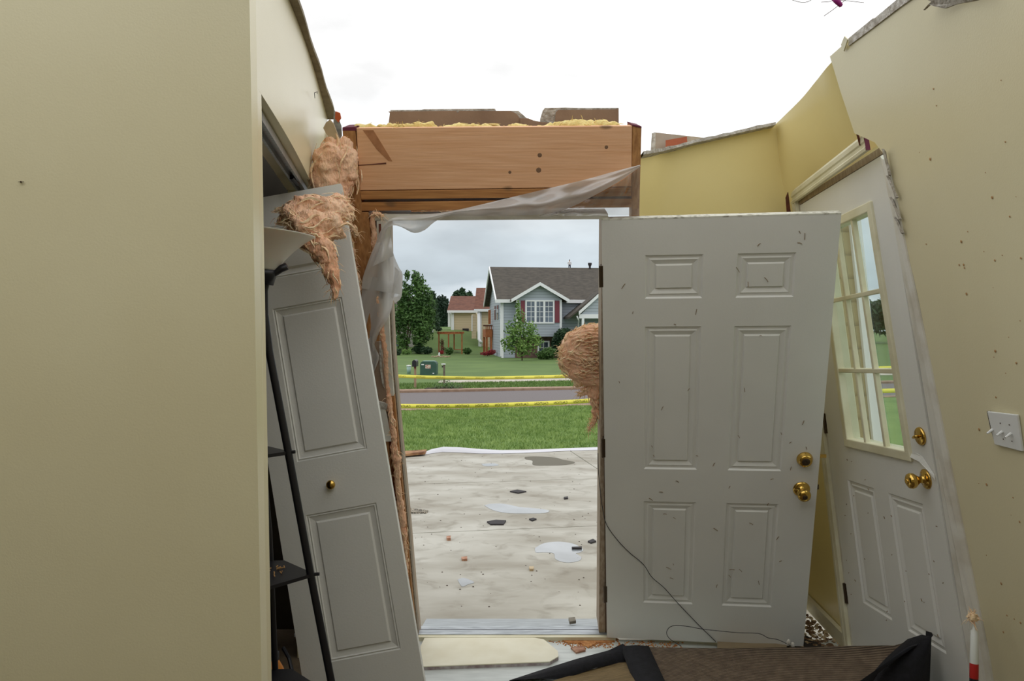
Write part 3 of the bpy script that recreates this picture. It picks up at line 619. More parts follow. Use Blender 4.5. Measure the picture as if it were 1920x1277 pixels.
# ================================================================ INSULATION
TX = []
def clouds(sz):
    t = bpy.data.textures.new('fluff', 'CLOUDS'); t.noise_scale = sz; t.noise_depth = 3; return t
tA, tB = clouds(.05), clouds(.014)
def fluff(name, chains, m_, label, cat='insulation', vox=.006, s1=.035, s2=.014, par=None, strands=260, sm=None, seed=1):
    rnd = random.Random(seed); mb = MB()
    for path, rs in chains:
        pp = []; rr = []
        for i in range(len(path)-1):
            for k in range(4):
                t = k/4; p = Vector(path[i]).lerp(Vector(path[i+1]), t); r = rs[i]*(1-t)+rs[i+1]*t
                pp.append(p+Vector([rnd.uniform(-.2, .2)*r for _ in range(3)])); rr.append(r*rnd.uniform(.8, 1.15))
        pp.append(Vector(path[-1])); rr.append(rs[-1]); mb.tube(pp, rr, 10)
    ends = [(p, r) for path, rs in chains for p, r in zip(path, rs)]
    o = mb.build(name, m_, par, True)
    a = o.modifiers.new('r', 'REMESH'); a.mode = 'VOXEL'; a.voxel_size = vox; a.use_smooth_shade = True
    for t, s in ((tA, s1), (tB, s2)):
        d = o.modifiers.new('d', 'DISPLACE'); d.texture = t; d.strength = s; d.mid_level = .5; d.texture_coords = 'LOCAL'
    if label: tag(o, label, cat)
    if strands:
        st = MB()
        for _ in range(strands//3):
            ci = rnd.randrange(len(chains)); path, rs = chains[ci]; k = rnd.randrange(len(path)-1); t = rnd.random()
            tang = (Vector(path[k+1])-Vector(path[k])).normalized(); r = rs[k]*(1-t)+rs[k+1]*t
            d = Vector([rnd.gauss(0, 1) for _ in range(3)]); d = (d-tang*d.dot(tang)).normalized(); p = Vector(path[k]).lerp(Vector(path[k+1]), t)+d*r*rnd.uniform(.85, 1.1)
            w = rnd.uniform(.002, .006); side = tang.cross(d); L_ = rnd.uniform(.5, 1.3)*max(r, .012); ph = rnd.uniform(0, 6); rws = []
            for i in range(7):
                u = i/6-.5; q = p+tang*L_*u*2+side*math.sin(u*5+ph)*L_*.25+d*math.cos(u*3.1)*r*.12
                ww = w*math.cos(u*2.6); rws.append([q-side*ww-d*ww*.4, q+d*ww*.6, q+side*ww-d*ww*.4])
            st.grid(rws)
        for _ in range(strands):
            ci = rnd.randrange(len(chains)); path, rs = chains[ci]; k = rnd.randrange(len(path)-1); t = rnd.random()
            p = Vector(path[k]).lerp(Vector(path[k+1]), t); r = rs[k]*(1-t)+rs[k+1]*t
            d = Vector([rnd.gauss(0, 1) for _ in range(3)]).normalized(); tang = (Vector(path[k+1])-Vector(path[k])).normalized()
            b = p+d*r*.9; l = rnd.uniform(.01, .035); w = (tang*rnd.uniform(-.4, 1)+d*.6).normalized(); side = w.cross(d)
            st.tube([b, b+w*l*.5+side*l*.15, b+w*l+Vector((0, 0, -l*.3))], [.0012, .0009, .0004], 4)
        f_ = st.build('loose_fibres', sm or (cream if m_ is pink else m_), o); f_['kind'] = 'stuff'
    return o
fluff('insulation_clump', [([F(628, 268, .0), F(622, 290, .02), F(618, 318, .03), F(612, 345, .03), F(607, 350, .03)], [.035, .06, .07, .06, .03]),
    ([F(640, 265, -.02), F(646, 300, .0), F(646, 340, .01), F(645, 365, .0)], [.035, .05, .055, .04]),
    ([F(612, 340, .05), F(618, 355, .05), F(610, 372, .05)], [.025, .018, .008]),
    ([F(618, 348, .05), F(636, 362, .06), F(648, 385, .06), F(656, 420, .06), F(670, 442, .05)], [.025, .024, .03, .016, .007])],
    pink, 'pink fibreglass batt bulging between closet wall and left stud, topmost clump', seed=2)
fluff('insulation_clump', [([P(522, 405, 2.66), P(545, 400, 2.66), P(575, 395, 2.68), P(610, 392, 2.7), P(640, 395, 2.74)], [.02, .038, .045, .055, .05]),
    ([P(545, 412, 2.64), P(570, 425, 2.62), P(600, 420, 2.66), P(635, 420, 2.72)], [.028, .048, .058, .048]),
    ([P(575, 445, 2.62), P(600, 462, 2.62), P(614, 480, 2.62), P(620, 505, 2.62), P(626, 535, 2.62), P(628, 560, 2.62)], [.036, .04, .032, .028, .02, .006]),
    ([P(540, 398, 2.60), P(562, 422, 2.58), P(590, 440, 2.60), P(606, 450, 2.62)], [.014, .014, .016, .012]),
    ([P(600, 390, 2.7), P(630, 385, 2.74), P(650, 400, 2.76)], [.02, .03, .03])],
    pink, 'large orange-pink insulation clump draped over the top of the closet leaf', seed=5, strands=500)
fluff('insulation_clump', [([F(642, 440, .02), F(648, 470, .03), F(654, 500, .03), F(662, 525, .03), F(672, 542, .02)], [.03, .036, .028, .026, .01]),
    ([F(640, 455, .02), F(652, 475, .03)], [.015, .02])],
    pink, 'thin tail of insulation hanging down the left stud', seed=9)
fluff('insulation_strip', [([F(699, 402, -.0), F(703, 470, -.01), F(710, 560, -.01), F(722, 660, -.01), F(729, 740, -.01)], [.009, .011, .011, .013, .011]),
    ([F(729, 740, 0), F(735, 790, .006), F(739, 838, .012), F(743, 858, .012), F(745, 900, .004)], [.012, .014, .015, .018, .012]),
    ([F(745, 900, 0), F(749, 940, .004), F(754, 975, .01), F(757, 1000, .006), F(761, 1040, 0), F(765, 1110, -.01)], [.012, .016, .02, .016, .010, .006])],
    pink, 'narrow strip of pink insulation running down beside the left door jamb', vox=.004, s1=.012, s2=.008, strands=160, seed=12)
# orange-brown backing strip
mb = MB(); fq(mb, (692, 400), (707, 402), (766, 1195), (757, 1195), .02, -.05); tag(mb.build('sheathing_strip', mat('rusty_sheathing', (176, 92, 48), .85, (120, 60, 34), 18, stretch=(1, 1, .4), bump=.5)), 'rusty orange sheathing strip behind the insulation beside the left jamb', 'board')
# yellow batt on top of the header
pth = []; rr = []
for i in range(27):
    x = 668+i*19.4; y = 240-2.5*abs(math.sin(i*.7))-(6 if 20 <= i <= 24 else 0)-(3 if 4 <= i <= 7 else 0); pth.append(F(x, y+4, -.055)); rr.append(.018+.006*math.sin(i*2.1)+(.006 if 20 <= i <= 24 else 0))
fluff('insulation_batt', [(pth, rr), ([F(742, 240, -.03), F(754, 241, -.03)], [.01, .01])], yellowf, 'long yellow insulation batt lying along the top of the header', vox=.006, s1=.02, s2=.01, strands=200, seed=4, cat='insulation')
fluff('insulation_tuft', [([F(698, 400, .01), F(712, 402, .01), F(716, 405, .01)], [.008, .008, .004]), ([F(770, 395, -.01), F(900, 393, -.01), F(1000, 392, -.01)], [.005, .006, .005])], pink, 'thin pink tufts squeezed between lower plate and door head', vox=.004, s1=.008, s2=.006, strands=40, seed=6)
# the rolled end outside the right jamb
RC = F(1118, 664, -.22)
RL = thing('insulation_roll', RC+Vector((0, 0, -.24)), 'coiled orange-pink insulation roll jutting in from the right jamb outside', 'insulation')
mb = MB(); rows = []; NR, NA = 46, 150
def rad(a):
    ca, sa = math.cos(a), math.sin(a)
    base = 1/math.sqrt((ca/.155)**2+(sa/(.135 if sa > 0 else .15))**2)
    return base*(1+.07*noise.noise(Vector((ca*2, sa*2, 3)))+.04*noise.noise(Vector((ca*6, sa*6, 9))))
for i in range(NR+1):
    t = i/NR; r = []
    for k in range(NA+1):
        a = k/NA*2*math.pi; R_ = rad(a)*t; x, z = R_*math.cos(a), R_*math.sin(a)
        q = noise.noise(Vector((x*9, z*9, 1)))*1.1+noise.noise(Vector((x*26, z*26, 2)))*.35+noise.noise(Vector((x*70, z*90, 4)))*.15
        cr = math.sqrt((x+.02)**2*.55+(z-.03)**2*1.9)/.15
        y = -.05*math.sqrt(max(0, 1-t*t))-.008*(1-abs(math.sin((cr*7+q*1.5)*math.pi)))*min(1, 3*(1-t)+.2)+.01*noise.noise(Vector((x*14, z*20, 7)))+.004*noise.noise(Vector((x*60, z*120, 7)))
        r.append(RC+Vector((x, y-.02, z)))
    rows.append(r)
mb.grid(rows)
back = [[RC+(p-RC)*1.0+Vector((0, .06+.05*j, 0)) for p in rows[-1]] for j in range(4)]
mb.grid([rows[-1]]+back); mb.build('coiled_layers', pink, RL, True, fix=False)
st = MB(); rnd = random.Random(77)
for _ in range(230):
    i = rnd.randrange(4, NR); k = rnd.randrange(NA); p = rows[i][k]; L_ = rnd.uniform(.01, .045)
    tg = Vector((rnd.uniform(.6, 1), 0, rnd.gauss(-.05, .35)-(p.x-RC.x)*2.0*(1 if p.z > RC.z else -1)*.5)).normalized(); up_ = Vector((-tg.z, 0, tg.x)); w_ = rnd.uniform(.0012, .004); rw = []
    for j in range(6):
        u = j/5-.5; q = p+tg*L_*u+up_*math.sin(u*4+i)*.004+Vector((0, -.004-.006*math.cos(u*3), 0)); ww = w_*math.cos(u*2.7); rw.append([q-up_*ww, q+Vector((0, -ww, 0)), q+up_*ww])
    st.grid(rw)
tag(st.build('loose_fibres', cream, RL), kind='stuff')
def rim(a0, a1, th, nm, m2, sd_):
    mb = MB(); pth = []; rs = []
    for i in range(26):
        a = a0+(a1-a0)*i/25; R_ = rad(a); pth.append(RC+Vector((R_*math.cos(a), .0, R_*math.sin(a)))+Vector((nz((a, 0, 0), 3, sd_)*.012, -.01, nz((a, 5, 0), 3, sd_)*.012))); rs.append(th*(1+.5*nz((a, 1, 2), 4, sd_)))
    return fluff(nm, [(pth[::2], rs[::2])], m2, None, par=RL, vox=.005, s1=.018, s2=.01, strands=120, seed=int(sd_))
rim(1.2, 3.9, .008, 'paper_rim', cream, 3)
o1 = fluff('torn_tail', [([RC+Vector(k) for k in ((-.115, 0, -.05), (-.150, 0, .0), (-.165, 0, .035))], [.02, .018, .008]), ([RC+Vector(k) for k in ((-.09, 0, -.09), (-.13, 0, -.07), (-.155, 0, -.03))], [.03, .026, .018]),
    ([RC+Vector(k) for k in ((-.10, -.01, -.12), (-.05, -.01, -.12))], [.022, .025])], cream, None, par=RL, s1=.02, s2=.012, strands=120, seed=21, vox=.005)
o2 = fluff('torn_tail', [([RC+Vector(k) for k in ((0, 0, -.11), (.0, 0, -.17), (.01, 0, -.23), (.01, 0, -.28))], [.055, .045, .03, .018]), ([RC+Vector(k) for k in ((-.03, 0, -.15), (-.06, 0, -.175), (-.085, 0, -.178))], [.022, .014, .006]),
    ([RC+Vector(k) for k in ((.005, 0, -.27), (-.015, 0, -.31), (-.035, 0, -.345))], [.012, .008, .003])], pink, None, par=RL, s1=.022, s2=.014, strands=160, seed=22, vox=.005, sm=cream)
# ================================================================ PLASTIC FILM
PS = thing('plastic_sheet', F(900, 400, .03), 'torn translucent plastic vapour sheet draped across header and left jamb', 'plastic sheet')
up = [(1200, 309), (1150, 322), (1100, 336), (1050, 348), (1000, 360), (950, 372), (900, 384), (860, 393), (820, 400), (780, 403), (750, 406), (728, 413), (712, 436), (704, 458), (696, 482), (688, 505)]
lo = [(1201, 312), (1160, 341), (1112, 368), (1062, 392), (1012, 402), (950, 405), (890, 405), (842, 405), (815, 416), (797, 431), (777, 437), (757, 428), (738, 419), (732, 434), (735, 455), (738, 480)]
def ribbon(us, ls, m, offf, name, sub=4, fm=None):
    us = [tuple(v)[:2] for v in smoothp([Vector((*k, 0)) for k in us], 3)]; ls = [tuple(v)[:2] for v in smoothp([Vector((*k, 0)) for k in ls], 3)]
    rows = []; n = len(us)
    for i in range((n-1)*sub+1):
        t = i/sub; k = min(int(t), n-2); f_ = t-k
        a = [us[k][j]*(1-f_)+us[k+1][j]*f_ for j in (0, 1)]; b = [ls[k][j]*(1-f_)+ls[k+1][j]*f_ for j in (0, 1)]
        r = []
        for j in range(m+1):
            s = j/m; x, y = a[0]*(1-s)+b[0]*s, a[1]*(1-s)+b[1]*s; r.append(F(x, y, offf(t/(n-1), s, x, y)))
        rows.append(r)
    return MB().grid(rows).build(name, fm or film, PS, True, fix=False)
ribbon(up, lo, 10, lambda t, s, x, y: .02+.03*math.sin(s*math.pi)+.010*math.sin(s*9+t*10)+.012*math.sin((x+y)*.09), 'draped_band')
ribbon([(1200, 313), (1160, 343), (1112, 369), (1062, 393), (1012, 403)], [(1199, 404), (1165, 404), (1110, 405), (1060, 405), (1010, 406)], 8, lambda t, s, x, y: .008+.004*math.sin(x*.12+s*4)+.004*math.sin(y*.5), 'stretched_panel', fm=film_clear)
ribbon([(705, 455), (695, 478), (687, 500), (680, 522), (678, 541)], [(733, 455), (739, 480), (749, 503), (755, 515), (753, 552)], 12, lambda t, s, x, y: .03+.016*math.sin(s*5+t*3)+.006*math.sin(s*14), 'hanging_flap')
ribbon([(740, 500), (738, 530), (733, 556)], [(755, 514), (753, 556), (741, 568)], 4, lambda t, s, x, y: .034+.01*math.sin(s*5+t*3), 'hanging_flap')
ribbon([(682, 515), (677, 560), (676, 595), (683, 625), (691, 645), (697, 662)], [(744, 530), (738, 560), (730, 592), (712, 622), (705, 640), (703, 655)], 10, lambda t, s, x, y: .012+.012*math.sin(s*7+t*5), 'hanging_flap')
ribbon([(688, 640), (692, 660), (697, 672), (699, 690), (697, 712)], [(697, 628), (704, 652), (711, 668), (707, 684), (700, 700)], 4, lambda t, s, x, y: .02+.01*math.sin(s*7+t*5), 'torn_tail')
# ================================================================ LIGHT SWITCH
sw = thing('light_switch', S(1890, 806), 'three-gang white light switch plate loose on the right wall', 'light switch')
swc = [S(1858, 770), S(1912, 777), S(1922, 846), S(1872, 832)]
nS = (Vector((-1, 0, -.205))).normalized()
def swp(u, v, d=0):
    TLs, TRs, BRs, BLs = swc; return TLs*(1-u)*v+TRs*u*v+BRs*u*(1-v)+BLs*(1-u)*(1-v)+nS*d
mb = MB(); mb.hexa([swp(0, 0, .012), swp(1, 0, .008), swp(1, 1, .008), swp(0, 1, .012), swp(0, 0, .005), swp(1, 0, .001), swp(1, 1, .001), swp(0, 1, .005)]); mb.build('plate', mat('white_switch_plastic', (226, 228, 226), .35), sw, bevel=.002)
for u in (.06, .42, .74):
    p = swp(u, .46, .012); MB().tube([p, p+nS*.016+Vector((0, 0, -.008))], [.0045, .003], 8).build('toggle', MATS['white_switch_plastic'], sw)
for u in (.40, .72):
    for v in (.24, .70): MB().lathe(swp(u, v, .011), nS, [(0, .0015), (.0018, .001), (.002, 0)], 8).build('screw', bronze, sw)
mb = MB(); mb.ext([S(1852, 771)+nS*.002, S(1860, 770)+nS*.003, S(1868, 800)+nS*.003, S(1874, 830)+nS*.003, S(1866, 828)+nS*.002, S(1858, 800)+nS*.002], nS*.001); mb.build('torn_hole', mat('dark_wall_hole', (40, 34, 28), .95), sw)
# wood/dust specks on the right wall
mb = MB(); rnd = random.Random(11)
for i in range(60):
    px, py = rnd.uniform(1790, 1915), rnd.uniform(420, 1270)
    if i < 18: px, py = rnd.uniform(1700, 1910), rnd.uniform(150, 700)
    if px < 1660+(py-260)*.22+15: continue
    p = S(px, py)+nS*.0015; l = rnd.uniform(.001, .005); mb.lathe(p, nS, [(0, .001), (l*.7, .0008), (l, 0)], 6)
tag(mb.build('wall_specks', mat('orange_dust_specks', (176, 136, 88), .9)), 'scattered brown dust specks stuck to the right wall', 'debris', kind='stuff')
# faint rub marks and a nail on the left wall
yw = lambda px, py: (lambda k: 1.912/(1+.054*k)-.054*H/(1+.054*k))((HY-py)/FPX)
def LW(px, py, o=0): Y = yw(px, py); return P(px, py, Y-o-.0063)
path = [(160, 5), (140, 40), (95, 65), (88, 90), (140, 125), (135, 160), (90, 215), (55, 270), (40, 320), (40, 365)]
mb = MB(); rows = []
for i in range((len(path)-1)*5+1):
    t = i/5; k = min(int(t), len(path)-2); f_ = t-k; x = path[k][0]*(1-f_)+path[k+1][0]*f_; y = path[k][1]*(1-f_)+path[k+1][1]*f_
    d = Vector((path[k+1][0]-path[k][0], path[k+1][1]-path[k][1])).normalized(); n_ = Vector((-d.y, d.x)); w = 11
    rows.append([LW(x-n_.x*w, y-n_.y*w, .0006), LW(x+n_.x*w, y+n_.y*w, .0006)])
smear = mat('faint_wall_smear', (220, 211, 174), .3)
MB.tube
tag(MB().tube([LW(39, 341, 0), LW(39, 341, .006)], .0022, 8).tube([LW(34, 341, .004), LW(45, 341, .004)], .0007, 5).build('wall_nail', bronze), 'tiny nail in the left beige wall', 'nail')
o = tag(MB().tube([P(580, 184, 2.85), P(579, 174, 2.8), P(585, 172, 2.8), P(584, 176, 2.8)], .0012, 5).build('bent_wire', black), 'small bent black wire hook on white wall above the closet', 'wire')
o.location += Vector((.02, 0, 0))
# ================================================================ TORCHIERE SHELF LAMP
LP = thing('floor_lamp', (-.45, 2.25, 0), 'black torchiere floor lamp with white glass bowl and small shelves at left', 'floor lamp')
Yl = 2.3
shade = mat('frosted_glass_bowl', (214, 216, 208), .35); nodes(shade)[1].inputs['Subsurface Weight'].default_value = .1
sc = P(497, 505, Yl); ax = Vector((.10, 0, 1)).normalized()
MB().lathe(sc, ax, [(.0, -.005), (.03, -.004), (.036, .004), (.052, .03), (.078, .062), (.108, .092), (.130, .108), (.134, .112), (.128, .112), (.104, .098), (.074, .068), (.048, .036), (.0, .01)], 40).build('glass_bowl', shade, LP, True)
MB().lathe(sc-ax*.045, ax, [(0, 0), (.028, 0), (.034, .03), (.036, .044), (0, .044)], 24).build('lamp_socket', black, LP, True)
arm = [P(538, 499, Yl), P(525, 505, Yl), P(508, 516, Yl), P(499, 528, Yl), P(495, 545, Yl), P(496, 590, Yl), P(505, 660, Yl), P(540, 845, Yl), P(582, 1075, Yl), P(621, 1277, Yl), P(650, 1430, Yl), P(668, 1560, Yl)]
MB().tube(arm, .0115, 12).build('pole', black, LP, True)
MB().tube([P(470, 520, Yl+.15), P(478, 700, Yl+.15), P(505, 1000, Yl+.13), P(517, 1277, Yl+.13), P(520, 1560, Yl+.12)], .0095, 12).build('pole', black, LP, True)
for (a, b, c, d) in (((540, 846), (485, 838), (470, 855), (498, 853)), ((585, 1075), (505, 1057), (470, 1062), (505, 1101)), ((600, 1290), (525, 1262), (470, 1270), (520, 1310))):
    m_ = MB()
    fr0 = P(*a, Yl); z = fr0.z
    pts = [fr0+Vector((.005, 0, 0)), fr0+Vector((-.10, -.13, 0)), fr0+Vector((-.26, -.10, 0)), fr0+Vector((-.27, .12, 0)), fr0+Vector((-.12, .13, 0))]
    m_.ext(pts, (0, 0, -.010)); m_.tube([fr0+Vector((-.01, 0, -.004)), fr0+Vector((.022, 0, -.002))], .005, 8); m_.build('shelf', black, LP)
mb = MB(); rnd = random.Random(5); fr0 = P(585, 1075, Yl)
for i in range(26):
    p = fr0+Vector((rnd.uniform(-.2, -.085), rnd.uniform(-.08, .05), .003)); a = rnd.uniform(0, 6); l = rnd.uniform(.006, .016); mb.tube([p, p+Vector((math.cos(a)*l, math.sin(a)*l, .004))], .0018, 5)
tag(mb.build('wood_chips', mat('chip_tan', (180, 140, 90), .9)), 'loose tan wood chips on the lower black lamp shelf', 'debris', kind='stuff')
tag(MB().tube([P(531, 1215, 2.75), P(542, 1235, 2.72), P(548, 1260, 2.7), P(549, 1277, 2.7), P(552, 1400, 2.7)], .007, 8).build('cable', black), 'short black cable curving down inside the dark closet', 'cable')
og = thing('orange_container', P(525, 1290, 2.75)+Vector((0, 0, -.2)), 'orange-yellow container standing in the dark closet behind the lamp', 'container')
MB().lathe(P(515, 1290, 2.78)+Vector((0, 0, -.2)), (0, 0, 1), [(0, 0), (.045, 0), (.047, .02), (.046, .22), (.03, .27), (.014, .30), (0, .30)], 20).build('body', mat('orange_plastic', (214, 132, 30), .5), og, True)
MB().lathe(P(515, 1290, 2.78)+Vector((0, 0, .1)), (0, 0, 1), [(0, 0), (.015, 0), (.015, .03), (0, .03)], 16).build('cap', black, og, True)
struct(MB().box((-1.1, 2.9, .006), (.9, 2.0, .012)).build('floor_closet', mat('tan_closet_floor', (128, 112, 92), .9, (96, 84, 68), 6)))
tag(MB().box(P(559, 1191, 3.1), (.03, .01, .012)).build('strike_plate', alum), 'small shiny metal plate on the dark closet wall by the lamp', 'plate')
# ================================================================ ON THE FLOOR
p = [G(796, 1203, 0), G(985, 1199, 0), G(1020, 1206, 0), G(1046, 1228, 0), G(1047, 1238, 0), G(1030, 1248, 0), G(770, 1258, 0)]
fl = thing('drywall_piece', (-.2, 3.5, 0), 'long cream drywall piece lying on the floor before the threshold', 'drywall sheet')
hh = Vector((0, 0, .014)); mb = MB(); mb.ext([k+hh for k in p], (0, 0, .004)); mb.build('painted_face', mat('cream_drywall_face', (236, 232, 208), .55, (226, 220, 192), 7), fl)
mb = MB(); mb.ext([k*1.0+Vector((.0, .002, 0)) for k in p], (0, 0, .0135)); mb.build('gypsum_core', mat('damp_gypsum_core', (196, 190, 190), .9, (150, 130, 130), 30, bump=.6), fl)
mb = MB(); rnd = random.Random(2)
mb.ext([G(*k, 0) for k in ((1030, 1197), (1080, 1193), (1138, 1190), (1160, 1200), (1142, 1206), (1118, 1207), (1103, 1216), (1088, 1207), (1066, 1207), (1048, 1200))], (0, 0, .005))
for i in range(1500):
    px = rnd.triangular(1020, 1150, 1110); t = (px-1020)/130; p_ = G(px, rnd.uniform(1190, 1196+18*math.sin(min(1, t*1.2)*math.pi*.7)*rnd.random()**.6+4), 0); r = rnd.uniform(.0015, .005)
    mb.lathe(p_, (rnd.uniform(-.2, .2), rnd.uniform(-.2, .2), 1), [(r, 0), (r*.7, r*.7), (0, r)], 5)
for i in range(160):
    px = rnd.uniform(1130, 1280); p_ = G(px, rnd.uniform(1203, 1216), 0); r = rnd.uniform(.002, .006); mb.lathe(p_, (0, 0, 1), [(r, 0), (r*.7, r*.7), (0, r)], 5)
tag(mb.build('sawdust_pile', sawdust), 'orange wood dust heaped on the floor at the foot of the white door', 'sawdust', kind='stuff')
tag(MB().ext([G(1070, 1217, 0), G(1092, 1214, 0), G(1098, 1222, 0), G(1080, 1226, 0)], (0, 0, .008)).build('debris_scrap', mat('reddish_scrap', (190, 150, 124), .9, (150, 104, 80), 30)), 'small reddish scrap on the white floor between drywall piece and mat', 'scrap')
tag(MB().ext([G(1066, 1163, .0), G(1078, 1162, .0), G(1080, 1169, .0), G(1068, 1171, .0)], (0, 0, .014)).build('rubble_stone', mat('grey_rubble', (136, 130, 118), .9, (110, 104, 92), 20)), 'grey rubble chunk lying on the metal door sill', 'rubble')
# coarse black and cream debris on the floor behind the mat, near the far corner
mb = MB(); rnd = random.Random(14)
for i in range(900):
    x, y = rnd.uniform(1.28, 1.57), rnd.uniform(3.4, 4.12)
    if rnd.random() > (x-1.2)/.3: continue
    r = rnd.uniform(.004, .014); mb.lathe((x, y, 0), (rnd.uniform(-.6, .6), rnd.uniform(-.6, .6), 1), [(r, 0), (r*.9, r*.4), (0, r*.6)], 5)
tag(mb.build('floor_rubble', mat('cream_rubble', (196, 176, 140), .9, (110, 84, 60), 30, contrast=(.45, .55))), 'cream and brown rubble scattered in the far right floor corner', 'debris', kind='stuff')
tag(MB().ext([(1.0, 3.5, .001), (1.40, 3.4, .001), (1.50, 3.60, .001), (1.40, 4.02, .001), (1.18, 4.0, .001), (1.05, 3.78, .001)], (0, 0, .004)).build('black_floor_mat', slate), 'flat black sheet on the floor under the white panel door', 'mat')
tag(MB().ext([G(1345, 1203, .02), G(1370, 1198, .02), G(1410, 1193, .03), G(1440, 1196, .03), G(1475, 1206, .02), G(1475, 1230, .02), G(1345, 1230, .02)], (0, 0, .01)).build('cardboard_scrap', mat('tan_cardboard', (160, 142, 112), .9, (144, 126, 98), 6)), 'tan scrap behind the mat in front of the white door', 'scrap')
for i, (px, py) in enumerate(((1477, 1203), (1487, 1208))):
    m_ = MB().lathe(P(px, py+6, 3.3), (.2*(-1)**i, -.2, 1), [(0, 0), (.006, .002), (.009, .012), (.006, .022), (0, .026)], 8)
    tag(m_.build('plastic_wire_nut', mat('pale_plastic_bit', (210, 206, 196), .6), None, True), 'small pale plastic bit at the wire end by the mat, %s one' % ('left' if i == 0 else 'right'), 'plastic bit')
# ribbed mat crumpled against the door on the right
mt = thing('ribbed_mat', (.95, 3.0, 0), 'brown ribbed floor mat with wide black border, crumpled against the doors', 'mat')
ribm = mat('brown_ribbed_carpet', (136, 118, 98), .95, (116, 99, 82), 30)
nt, b = nodes(ribm); N = nt.nodes.new; L = nt.links.new
tc = N('ShaderNodeTexCoord'); mp = N('ShaderNodeMapping'); mp.inputs['Rotation'].default_value = (0, 0, .5); wv = N('ShaderNodeTexWave'); wv.wave_type = 'BANDS'; wv.bands_direction = 'Y'; wv.inputs['Scale'].default_value = 34; wv.inputs['Distortion'].default_value = .8; wv.inputs['Detail'].default_value = 2
L(tc.outputs['Object'], mp.inputs[0]); L(mp.outputs[0], wv.inputs['Vector'])
old = b.inputs['Base Color'].links[0].from_socket; mx = N('ShaderNodeMix'); mx.data_type = 'RGBA'; mx.blend_type = 'MULTIPLY'
r = N('ShaderNodeMapRange'); r.inputs['To Min'].default_value = 0; r.inputs['To Max'].default_value = .75; L(wv.outputs['Fac'], r.inputs[0]); L(r.outputs[0], mx.inputs[0]); L(old, mx.inputs[6]); mx.inputs[7].default_value = (.3, .28, .26, 1)
L(mx.outputs[2], b.inputs['Base Color']); bp = N('ShaderNodeBump'); bp.inputs['Distance'].default_value = .004; bp.inputs['Strength'].default_value = .8; L(wv.outputs['Fac'], bp.inputs['Height']); L(bp.outputs[0], b.inputs['Normal'])
def matgrid(xs, name, m_, lift=0, v0=0., v1=1., nv=18):
    rows = []
    for x in xs:
        # ridge point for this pixel column
        t = (x-1170)/(1745-1170); Yr = 3.42-.52*max(0, min(1, t))**1.3; yr = 1211+ (3*math.sin(t*5) if t < .86 else 0)-(26*((t-.86)/.14)**1.2 if t > .86 else 0)
        rp_ = P(x, yr, Yr); r = []
        for j in range(nv+1):
            v = v0+(v1-v0)*j/nv
            if v < .22:       # back side falling to the floor
                k = 1-v/.22; q = rp_+Vector((0, .10*k, -rp_.z*.92*k))
            else:
                k = (v-.22)/.78; q = rp_+Vector((-.03*k, -1.05*k, -(rp_.z-.012)*(k**.8)))
            r.append(q+Vector((0, -lift, lift)))
        rows.append(r)
    return MB().grid(rows).build(name, m_, mt, True)
import builtins
xs = [1216+i*(1700-1216)/40 for i in range(41)]
matgrid(xs, 'ribbed_field', ribm)
# black left border runs diagonally down and to the right
rows = []
for i in range(14):
    t = i/13; a = P(1168+30*t, 1211+78*t, 3.42-.36*t); b_ = P(1216+36*t, 1212+78*t, 3.40-.36*t)
    rows.append([a+Vector((-.002, .0, -.03)), a, a.lerp(b_, .5)+Vector((0, -.004, .006)), b_+Vector((0, -.004, .004)), b_+Vector((0, .01, -.01))])
MB().grid(rows).build('border', blackcloth, mt, True)
rows = []
for i in range(16):     # right border folding up against the half-glass door
    t = i/15; a = P(1722-88*t-10*math.sin(t*3), 1188+96*t, 2.86-.10*t); b_ = P(1747-4*t, 1186+100*t, 2.80-.02*t)
    if i == 0: a = P(1728, 1190, 2.86)
    rows.append([a+Vector((-.01, .03, -.02)), a, a.lerp(b_, .3)+Vector((0, -.03, .004)), a.lerp(b_, .7)+Vector((0, -.03, .004)), b_, b_+Vector((.0, .04, -.01))])
MB().grid(rows).build('border', blackcloth, mt, True)
rows = []
for i in range(16):    # black binding along the front of the ribbed field
    t = i/15; a = P(1722-88*t-14*math.sin(t*3), 1196+84*t, 2.85-.10*t); b_ = P(1700-130*t, 1212+90*t, 2.80-.18*t)
    rows.append([a+Vector((0, -.01, 0)), a.lerp(b_, .5)+Vector((0, -.03, .0)), b_+Vector((0, -.01, -.0))])
MB().grid(rows).build('border', mat('navy_binding', (26, 28, 38), .95), mt, True)
m2 = thing('ribbed_mat', (.35, 3.2, 0), 'tan ribbed mat corner with black edge on the white floor, left of the crumpled mat', 'mat')
MB().ext([G(1000, 1290, .004), P(1060, 1272, 3.32)+Vector((0, 0, -.0)), P(1178, 1238, 3.42), P(1200, 1290, 3.05), Vector((.45, 2.9, .004)), Vector((.0, 2.9, .004))], (0, 0, .006)).build('ribbed_field', mat('tan_ribbed_carpet', (150, 128, 88), .95, (110, 92, 62), 6, stretch=(3, 60, 1), bump=.5, bscale=8), m2)
bd = [(G(955, 1280, .006), G(1050, 1278, .006)), (P(1010, 1262, 3.38), P(1075, 1264, 3.33)), (P(1080, 1240, 3.42), P(1115, 1250, 3.36)), (P(1140, 1224, 3.46), P(1160, 1240, 3.40)), (P(1168, 1211, 3.46), P(1190, 1236, 3.40))]
rows = [[a+Vector((0, .01, -.015)), a+Vector((0, 0, .01)), a.lerp(b_, .5)+Vector((0, 0, .014)), b_+Vector((0, 0, .010)), b_+Vector((0, -.005, -.005))] for a, b_ in bd]
MB().grid(rows).build('border', blackcloth, m2, True)
